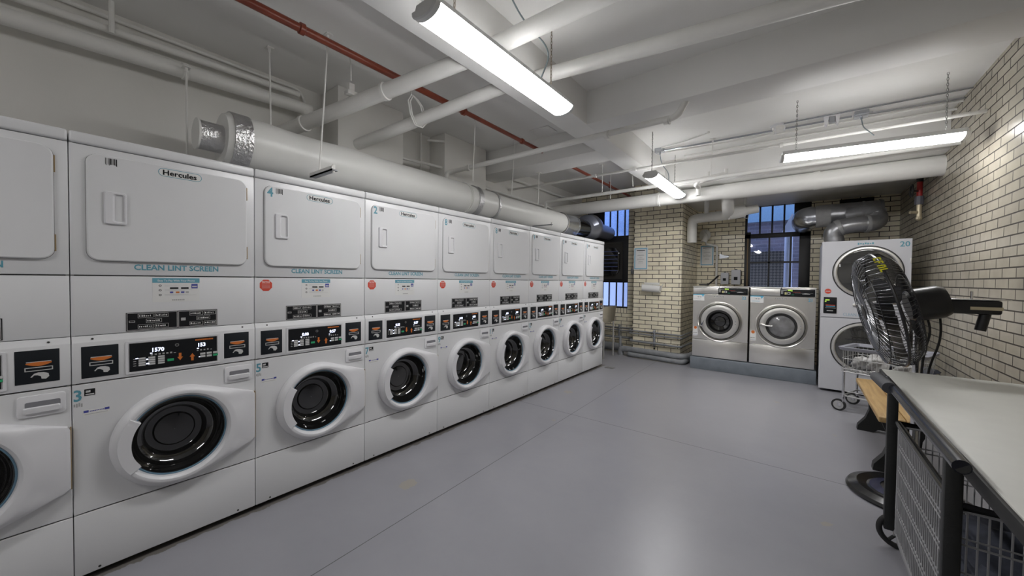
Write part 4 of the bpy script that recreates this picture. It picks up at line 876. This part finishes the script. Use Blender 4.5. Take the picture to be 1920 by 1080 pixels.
# grey pipes along the foot of the pier
def gp(pts, r, label, rb=.08, n=14, group='grey pipes around the foot of the pier'): return solo('grey_pipe', G().tube(bend(pts, rb, 8), r, GPIPE, n), label, 'pipe', group)
gp([(-.7,7.02,.46),(-.01,7.02,.46),(.0,6.76,.46),(.91,6.76,.445),(.92,7.38,.445),(1.1,7.4,.445)], .012, 'topmost thin grey pipe bent around the brick pier', .03, 10)
gp([(-.7,7.02,.41),(-.01,7.02,.41),(.0,6.76,.41),(.91,6.76,.395),(.92,7.38,.395),(1.1,7.4,.395)], .012, 'second thin grey pipe bent around the brick pier', .03, 10)
gp([(-.7,7.0,.27),(.0,6.98,.28),(.03,6.75,.275),(.90,6.75,.25),(.92,7.3,.25),(1.1,7.35,.25)], .019, 'medium grey pipe around the brick pier, below the thin pair', .04, 12)
gp([(-.12,6.68,.0),(-.12,6.68,.115),(.0,6.66,.125),(.93,6.58,.115),(1.03,6.72,.115),(1.06,7.3,.115)], .052, 'thick grey pipe lying at the foot of the pier, upper of two', .09, 24)
gp([(.05,6.80,.05),(.06,6.60,.05),(.10,6.585,.05),(.93,6.505,.045),(1.0,6.56,.045),(1.0,7.0,.045)], .038, 'thick grey pipe lying at the foot of the pier, lower of two', .06, 20)
gp([(-.14,6.70,.0),(-.14,6.70,.34)], .022, 'short grey upright stub beside the pier', .05, 16)
gp([(-.7,6.95,.10),(-.2,6.9,.10)], .075, 'thick dark grey pipe under left window', .05, 20)
g = G(); g.box((.44,6.745,.22),(.475,6.80,.50), GALV, .003); g.cyl((.457,6.74,.47),(.457,6.72,.47), .02, GALV, 10); g.cyl((.457,6.74,.36),(.457,6.725,.36), .018, GALV, 10); solo('pipe_clamp', g, 'metal clamp holding the thin grey pipes on the pier face', 'clamp')
g = G(); g.box((-.30,6.99,.28),(-.265,7.1,.52), GALV, .003); g.cyl((-.283,7.0,.46),(-.283,6.97,.46), .02, GALV, 10); solo('pipe_clamp', g, 'metal clamp holding the thin grey pipes under left window', 'clamp')
g = G(); g.box((.44,6.77,.155),(.465,6.80,.185), RUBBER, .003); solo('wall_plug', g, 'small dark plug on pier just above the thick grey pipe', 'plug')
t = thing('utility_sink', 'stainless utility sink standing behind the last machine', 'sink', (-.45,6.3,0))
g = G(); g.loft([[(-.72,6.02,.90),(-.19,6.02,.90),(-.19,6.60,.90),(-.72,6.60,.90)],[(-.70,6.04,.62),(-.21,6.04,.62),(-.21,6.58,.62),(-.70,6.58,.62)]], STEEL, False, True); g.tube([(-.72,6.02,.90),(-.19,6.02,.90),(-.19,6.60,.90),(-.72,6.60,.90)], .012, STEEL, 8, closed=True); obj('basin', rel(g, t), t)
for a, b in ((-.205,6.10),(-.205,6.52),(-.70,6.10),(-.70,6.52)): obj('leg', rel(G().cyl((a,b,0),(a,b,.63), .016, STEELD, 12), t), t)
solo('floor_drain', G().box((.08,5.50,.0),(.22,5.60,.004), mat('worn_metal_plate', (.28,.28,.27), .4, metal=.5, noise=.3, nscale=30), .001), 'small worn metal plate in floor beside the last machine', 'drain')
# valve on the right wall
t = thing('standpipe_valve', 'red and brass hose valve on the right brick wall', 'valve', (3.58,6.5,2.3))
obj('riser', rel(G().cyl((3.58,6.5,2.58),(3.58,6.5,3.1), .03, RUBBER, 14), t), t); obj('red_body', rel(G().cyl((3.58,6.5,2.40),(3.58,6.5,2.60), .026, mat('red_paint', (.35,.02,.02), .4), 14), t), t, 'red painted section')
obj('handwheel', rel(G().tube([(3.50+.0*k, 6.42+.07*math.cos(k*PI/8), 2.47+.07*math.sin(k*PI/8)) for k in range(16)], .009, RUBBER, 8, closed=True).cyl((3.50,6.42,2.47),(3.58,6.5,2.47), .01, RUBBER, 8), t), t)
obj('union_nut', rel(G().cyl((3.58,6.5,2.31),(3.58,6.5,2.41), .040, mat('slate_nut', (.10,.10,.12), .5), 8), t), t); obj('brass_outlet', rel(G().cyl((3.58,6.5,2.16),(3.58,6.5,2.31), .024, BRASS, 14).cyl((3.58,6.5,2.22),(3.50,6.46,2.22), .018, BRASS, 12).ball((3.58,6.5,2.15), .03, BRASS, 10), t), t)

# ------------------------------------------------------------------ bench
t = thing('wooden_bench', 'pine slatted bench with black curved cast legs by right wall', 'bench', (3.09,4.2,0))
for k, (a, b) in enumerate(((-.165,-.030),(-.026,.165))): obj('seat_plank', G().box((a,-.655,.415),(b,.67,.455), WOOD, .010, 3), t)
def bleg(y0):
    prof = [(-.145,.41),(-.125,.37),(-.085,.27),(-.080,.20),(-.105,.12),(-.155,.045),(-.16,0),(-.05,0),(-.02,.03),(.06,.03),(.09,0),(.16,0),(.155,.045),(.105,.12),(.08,.20),(.085,.27),(.125,.37),(.145,.41)]
    g = G((Vector((0,y0,0)),Vector((1,0,0)),Vector((0,0,1)),Vector((0,-1,0)))); g.prism(prof, -.035,.035, IRON)
    return g
obj('leg', bleg(-.40), t); obj('leg', bleg(.55), t)

# ------------------------------------------------------------------ folding table
t = thing('folding_table', 'pale topped folding table with dark edge against right wall', 'table', (3.252,2.2,0))
obj('tabletop', G().box((-.365,-1.2,.818),(.375,.985,.842), TOPL, .004), t); g = G(); g.box((-.375,-1.21,.795),(-.364,.995,.838), RUBBER, .003); g.box((-.375,.985,.795),(.38,.996,.838), RUBBER, .003); g.box((-.34,-1.15,.775),(.36,.95,.817), IRON); obj('edge_trim', g, t, 'black edge')
for a, b in ((.30,.90),(.30,-1.1),(-.2,-1.1)): obj('leg', G().cyl((a,b,0),(a,b,.79), .018, IRON, 12), t)

# ------------------------------------------------------------------ pedestal fan
t = thing('pedestal_fan', 'black caged pedestal fan standing beside the pine bench', 'fan', (3.06,3.40,0))
g = G(); g.lathe([(.300,.0),(.305,.012),(.295,.028),(.25,.045),(.235,.040),(.200,.032),(.19,.036),(.12,.045),(.05,.065),(.0,.07)], (0,0,0),(0,0,1), mat('black_gloss_base', (.012,.012,.013), .22), 56, c1=False); obj('base', g, t)
g = G(); g.lathe([(.186,.0365),(.14,.0445),(.135,.0455)], (0,0,.001),(0,0,1), NAVY, 48, False, False); obj('base_badge', g, t, 'navy ring on the base'); 
obj('pole', G().cyl((.015,.045,.05),(.015,.045,1.24), .019, CHROME, 16), t)
hc = Vector((-.145,-.05,1.20)); nx = Vector((-.965,-.05,-.24)).normalized()
ax = nx.cross(Vector((0,0,1))).normalized(); ay = ax.cross(nx).normalized()
def PT(rad, ang, h): return hc + ax*(rad*math.cos(ang)) + ay*(rad*math.sin(ang)) + nx*h
RF = .355
g = G()
for k in range(110):
    a = 2*PI*k/110; tw = .35
    g.tube([PT(.055,a,.10), PT(.16,a+tw*.35,.105), PT(.27,a+tw*.7,.095), PT(.335,a+tw*.9,.072), PT(RF,a+tw,.03), PT(RF,a+tw,0)], .0016, GALV if k%2==0 else BLACK, 4)
for rad, h in ((.055,.10),(.15,.105),(.25,.099),(.335,.072)): g.tube([PT(rad,2*PI*j/48,h) for j in range(48)], .003, BLACK, 6, closed=True)
obj('front_guard', g, t, 'black and silver wire guard')
g = G()
for k in range(90):
    a = 2*PI*k/90
    g.tube([PT(RF,a,0), PT(RF,a,-.04), PT(.31,a-.05,-.085), PT(.2,a-.12,-.11), PT(.09,a-.2,-.115)], .0016, BLACK, 4)
for rad, h in ((.09,-.115),(.2,-.11),(.31,-.085)): g.tube([PT(rad,2*PI*j/48,h) for j in range(48)], .003, BLACK, 6, closed=True)
obj('rear_guard', g, t)
g = G(); g.tube([PT(RF+.004,2*PI*j/72,0) for j in range(72)], .008, BLACK, 8, closed=True); obj('rim', g, t)
g = G(); g.lathe([(.0,.108),(.05,.106),(.055,.10)], hc, nx, BLACK, 24, False, False); obj('centre_badge', g, t)
_a = 2.25; _rd = ax*math.cos(_a)+ay*math.sin(_a); _tg = ax*-math.sin(_a)+ay*math.cos(_a)
g = G((PT(.366,_a,0), _tg, nx, _tg.cross(nx) if _tg.cross(nx).dot(_rd) > 0 else nx.cross(_tg)))
for (a, b, c, d) in ((-.07,-.018,-.045,-.010),(-.07,.010,-.045,.018),(-.07,-.018,-.062,.018),(-.035,-.018,-.010,-.010),(-.035,-.004,-.012,.004),(-.035,-.018,-.027,.018),(.006,-.018,.014,.018),(.006,-.018,.034,-.010),(.026,-.018,.034,.018),(.044,-.018,.052,.018),(.044,.010,.070,.018)): g.box((a,b,0),(c,d,.002), YEL)
obj('yellow_marking', g, t, 'yellow printed marking')
g = G()
for k in range(3):
    a0 = 2*PI*k/3+.3; L0 = [];
    for i in range(9):
        rad = .05+.27*i/8; w = .34*math.sin(PI*(.15+.8*i/8))*1.15+.12
        L0.append([PT(rad,a0-w/1.2+.02*i,.035*math.cos(0)), PT(rad,a0+.02*i,.01), PT(rad,a0+w/1.2+.02*i,-.04), PT(rad,a0+w/1.2+.02*i,-.044), PT(rad,a0+.02*i,.006), PT(rad,a0-w/1.2+.02*i,.031)])
    g.loft(L0, mat('blade_grey', (.06,.06,.062), .3, metal=.3) if k == 0 else g.mats[0])
g.lathe([(.06,.05),(.06,-.03)], hc, nx, BLACK, 24); obj('blades', g, t)
g = G(); g.lathe([(.085,-.10),(.10,-.12),(.10,-.24),(.085,-.27),(.0,-.275)], hc, nx, BLACK, 32, True, False); obj('motor', g, t)
m0 = hc+nx*-.2
g = G(); g.box((m0.x-.02,m0.y-.045,m0.z-.055),(m0.x+.27,m0.y+.055,m0.z+.025), BLACK, .012); g.box((m0.x+.02,m0.y-.05,m0.z+.026),(m0.x+.30,m0.y+.05,m0.z+.032), CHROME, .003); g.box((m0.x+.15,m0.y-.048,m0.z-.03),(m0.x+.27,m0.y-.045,m0.z-.012), BRASS); obj('control_head', g, t)
g = G(); g.cyl((m0.x+.20,m0.y,m0.z-.15),(m0.x+.22,m0.y,m0.z-.04), .024, BLACK, 12); obj('tilt_knob', g, t); obj('oscillation_pin', G().cyl((m0.x+.16,m0.y-.02,m0.z+.03),(m0.x+.16,m0.y-.02,m0.z+.075), .006, CHROME, 8), t)
g = G(); g.tube(bend([(.03,-.03,1.33),(.0,-.05,1.25),(.06,-.06,1.1),(.03,-.05,.95),(.02,-.02,.70)],.1), .006, RUBBER, 8); g.tube(bend([(.05,.0,1.28),(.10,.0,1.20),(.11,.0,1.02),(.06,.0,.85),(.05,.0,.6)],.1), .006, RUBBER, 8); obj('power_cord', g, t)

# ------------------------------------------------------------------ wire laundry cart at the back
t = thing('laundry_cart', 'wheeled wire laundry cart with grey rim, holding white laundry, before dryer 20', 'cart', (3.20,5.38,0), -.36)
hw, hd, z0, z1 = .30, .22, .43, .66
g = G()
g.loft([rrect(-hw-.02,-hd-.02,hw+.02,hd+.02,.05,z1), rrect(-hw-.03,-hd-.03,hw+.03,hd+.03,.05,z1+.03), rrect(-hw+.01,-hd+.01,hw-.01,hd-.01,.03,z1+.03), rrect(-hw+.02,-hd+.02,hw-.02,hd-.02,.03,z1)], LAVR, False, False); obj('rim', g, t, 'grey plastic rim')
g = G()
for z in (z0, z0+.035, z0+.14, z1): g.tube([(p[0],p[1],z) for p in rrect(-hw,-hd,hw,hd,.04,0)], .006 if z in (z0,z1) else .0035, WWIRE, 6, closed=True)
for k in range(16):
    x = -hw+.02+(2*hw-.04)*k/15
    g.tube([(x,-hd,z1),(x,-hd,z0),(x,hd,z0),(x,hd,z1)], .0025, WWIRE, 5)
for k in range(9):
    yv = -hd+.03+(2*hd-.06)*k/8; g.tube([(-hw,yv,z1),(-hw,yv,z0),(hw,yv,z0),(hw,yv,z1)], .0025, WWIRE, 5)
obj('wire_basket', g, t)
for sx in (-1,1):
    for sy in (-1,1): obj('leg', G().tube([(sx*(hw-.02),sy*(hd-.02),z0+.02),(sx*(hw-.02),sy*(hd-.02),.14)], .011, CHROME, 10), t)
g = G(); g.tube([(p[0],p[1],.17) for p in rrect(-hw+.02,-hd+.02,hw-.02,hd-.02,.03,0)], .008, WWIRE, 8, closed=True); g.tube([(-hw+.02,-hd+.02,.22),(hw-.02,-hd+.02,.22)], .004, WWIRE, 6); obj('lower_frame', g, t)
for sx in (-1,1):
    for sy in (-1,1):
        c = obj('caster', G().tube([(sx*(hw-.02),sy*(hd-.02),.15),(sx*(hw-.02),sy*(hd-.02),.10),(sx*(hw-.02)-.03,sy*(hd-.02),.055)], .012, CHROME, 8).box((sx*(hw-.02)-.045,sy*(hd-.02)-.018,.05),(sx*(hw-.02)-.01,sy*(hd-.02)+.018,.10), CHROME, .004), t)
        w = G(); cc = (sx*(hw-.02)-.035, sy*(hd-.02), .0625); w.lathe([(.0,-.014),(.044,-.014),(.044,.014),(.0,.014)], cc,(0,1,0), WWIRE, 20, False, False); w.lathe([(.045,-.012),(.062,-.010),(.062,.010),(.045,.012)], cc,(0,1,0), RUBBER, 24, False, False); obj('wheel', w, c)
obj('garment_pole', G().cyl((-.02,.0,z0+.1),(-.02,.0,1.02), .009, CHROME, 10), t, 'chrome garment pole'); 
def lump(c, s, seed, m, name, label, group=None):
    R = random.Random(seed); ph = [(R.uniform(0,6.28), R.uniform(1.5,4.5), R.uniform(1.5,4.5)) for _ in range(5)]; g = G(); n = 28; vs = []; fs = []
    for i in range(n+1):
        th = PI*i/n
        for j in range(n):
            a = 2*PI*j/n; k = 1+sum(.12*math.sin(p+q*a*1.0+w*th*1.6) for p, q, w in [(p, round(q), w) for p, q, w in ph])
            vs.append((c[0]+s[0]*k*math.sin(th)*math.cos(a), c[1]+s[1]*k*math.sin(th)*math.sin(a), c[2]+s[2]*k*math.cos(th)))
    for i in range(n):
        for j in range(n): q = (j+1) % n; fs.append((i*n+j,(i+1)*n+j,(i+1)*n+q,i*n+q))
    g.add(vs, fs, m); o = solo(name, g, label, 'laundry', group); return o
def cartpt(x, y, z):
    c, s = math.cos(-.36), math.sin(-.36); return (3.20+x*c-y*s, 5.38+x*s+y*c, z)
lump(cartpt(-.17,-.10,.535), (.07,.065,.055), 1, CLOTH, 'crumpled_towel', 'crumpled white towel at left end of the wire laundry cart', 'laundry in the wire cart')
lump(cartpt(-.04,-.11,.545), (.085,.07,.075), 2, CLOTH, 'crumpled_towel', 'large crumpled white towel in middle of the wire laundry cart', 'laundry in the wire cart')
lump(cartpt(.14,-.10,.53), (.075,.065,.05), 3, CLOTH, 'crumpled_towel', 'crumpled white towel at right end of the wire laundry cart', 'laundry in the wire cart')
lump(cartpt(.0,.09,.50), (.26,.10,.055), 4, CLOTHB, 'dark_garment', 'dark garment under the towels in the wire laundry cart', 'laundry in the wire cart')

# ------------------------------------------------------------------ near shopping cart (black frame, grey wire basket)
t = thing('shopping_cart', 'grey wire basket cart with black frame and foam handle at right frame edge', 'cart', (3.0,2.4,0))
def at(x, y, z): return (x-3.0, y-2.4, z)
obj('frame_post', G().box(at(2.852,2.70,.09), at(2.892,2.735,.83), IRON, .005), t, 'black upright post')
obj('frame_post', G().box(at(2.852,1.74,.09), at(2.892,1.775,.83), IRON, .005), t, 'black upright post')
g = G(); g.tube([at(2.83,1.50,.88), at(2.83,2.62,.885)], .019, mat('shiny_black_tube', (.02,.022,.03), .2, metal=.3), 14); g.tube([at(2.83,2.5,.885), at(2.87,2.72,.83)], .016, IRON, 12); g.tube([at(2.83,1.5,.88), at(2.87,1.76,.83)], .016, IRON, 12); obj('handle_bar', g, t)
g = G(); g.tube([at(2.815,2.40,.885), at(2.808,2.52,.887), at(2.80,2.64,.888), at(2.797,2.675,.888)], [.026,.026,.025,.018], FOAM, 16); obj('foam_grip', g, t, 'dark grey foam grip')
g = G(); bx0, bx1, by0, by1, bz0, bz1 = 2.888, 3.42, 1.78, 2.63, .115, .655
def wall_wires(fn, L, H, nv, nh):
    for k in range(nv+1): q = L*k/nv; g.tube([at(*fn(q,0)), at(*fn(q,H))], .0028, GWIRE, 5)
    for k in range(nh+1):
        h = H*k/nh; th = .0055 if k in (0,nh) else .0035
        g.tube([at(*fn(0,h)), at(*fn(L,h))], th, GWIRE, 6)
        if 0 < k < nh: g.tube([at(*fn(0,h+.02)), at(*fn(L,h+.02))], .003, GWIRE, 5)
H_ = bz1-bz0
wall_wires(lambda q,h: (bx0,by0+q,bz0+h), by1-by0, H_, 30, 5); wall_wires(lambda q,h: (bx1,by0+q,bz0+h), by1-by0, H_, 30, 5)
wall_wires(lambda q,h: (bx0+q,by1,bz0+h), bx1-bx0, H_, 24, 5); wall_wires(lambda q,h: (bx0+q,by0,bz0+h), bx1-bx0, H_, 24, 5)
for k in range(13): q = (bx1-bx0)*k/12; g.tube([at(bx0+q,by0,bz0), at(bx0+q,by1,bz0)], .003, GWIRE, 5)
g.tube([at(bx0,by1,bz0), at(bx0,by1,bz1)], .007, GWIRE, 8)
obj('wire_basket', g, t, 'grey coated wire basket')
g = G(); g.tube([at(*p) for p in [(bx0-.004,by1+.004,bz1+.012),(bx0-.004,by0,bz1+.012),(bx1,by0,bz1+.012),(bx1,by1+.004,bz1+.012)]], .015, mat('black_rim_tube', (.015,.015,.016), .2), 12, closed=True); obj('rim_tube', g, t, 'black rim tube')
def bigwheel(c, r):
    g = G(); c = Vector(at(*c)); g.tube([c+Vector((r*.86*math.cos(2*PI*k/36),0,r*.86*math.sin(2*PI*k/36))) for k in range(36)], r*.14, RUBBER, 12, closed=True)
    for k in range(5):
        a = 2*PI*k/5+.3; g.tube([c+Vector((r*.12*math.cos(a),0,r*.12*math.sin(a))), c+Vector((r*.8*math.cos(a),0,r*.8*math.sin(a)))], r*.085, IRON, 8)
    g.lathe([(r*.22,-.016),(r*.22,.016)], c,(0,1,0), IRON, 16); g.lathe([(r*.08,-.03),(r*.08,.03)], c,(0,1,0), CHROME, 12); return g
obj('wheel', bigwheel((2.915,2.715,.092), .092), t); obj('wheel', bigwheel((2.915,1.74,.092), .092), t)
obj('wheel', bigwheel((3.40,2.66,.092), .092), t); obj('wheel', bigwheel((3.40,1.74,.092), .092), t)
g = G(); g.tube([at(2.90,2.70,.095), at(2.90,2.60,.115), at(2.90,1.75,.10)], .012, GWIRE, 8); g.tube([at(2.88,2.66,.10), at(3.42,2.66,.10)], .010, GWIRE, 8); g.box(at(2.885,1.8,.085), at(2.90,2.6,.12), GWIRE, .003); obj('chassis', g, t)
lump((3.15,2.2,.30), (.20,.30,.14), 9, CLOTHB, 'dark_laundry', 'dark laundry heap inside the grey wire basket cart')

# ------------------------------------------------------------------ light
w = bpy.data.worlds.new('sky'); bpy.context.scene.world = w; w.use_nodes = True; bg = w.node_tree.nodes['Background']; bg.inputs[0].default_value = (.50,.62,1.0,1); bg.inputs[1].default_value = 1.1
sc = bpy.context.scene; sc.view_settings.view_transform = 'Standard'; sc.view_settings.look = 'None'; sc.view_settings.gamma = 1; sc.view_settings.use_curve_mapping = False; sc.view_settings.exposure = 1.62
sc.cycles.max_bounces = 10; sc.cycles.diffuse_bounces = 6; sc.cycles.transparent_max_bounces = 12; sc.cycles.sample_clamp_indirect = 6
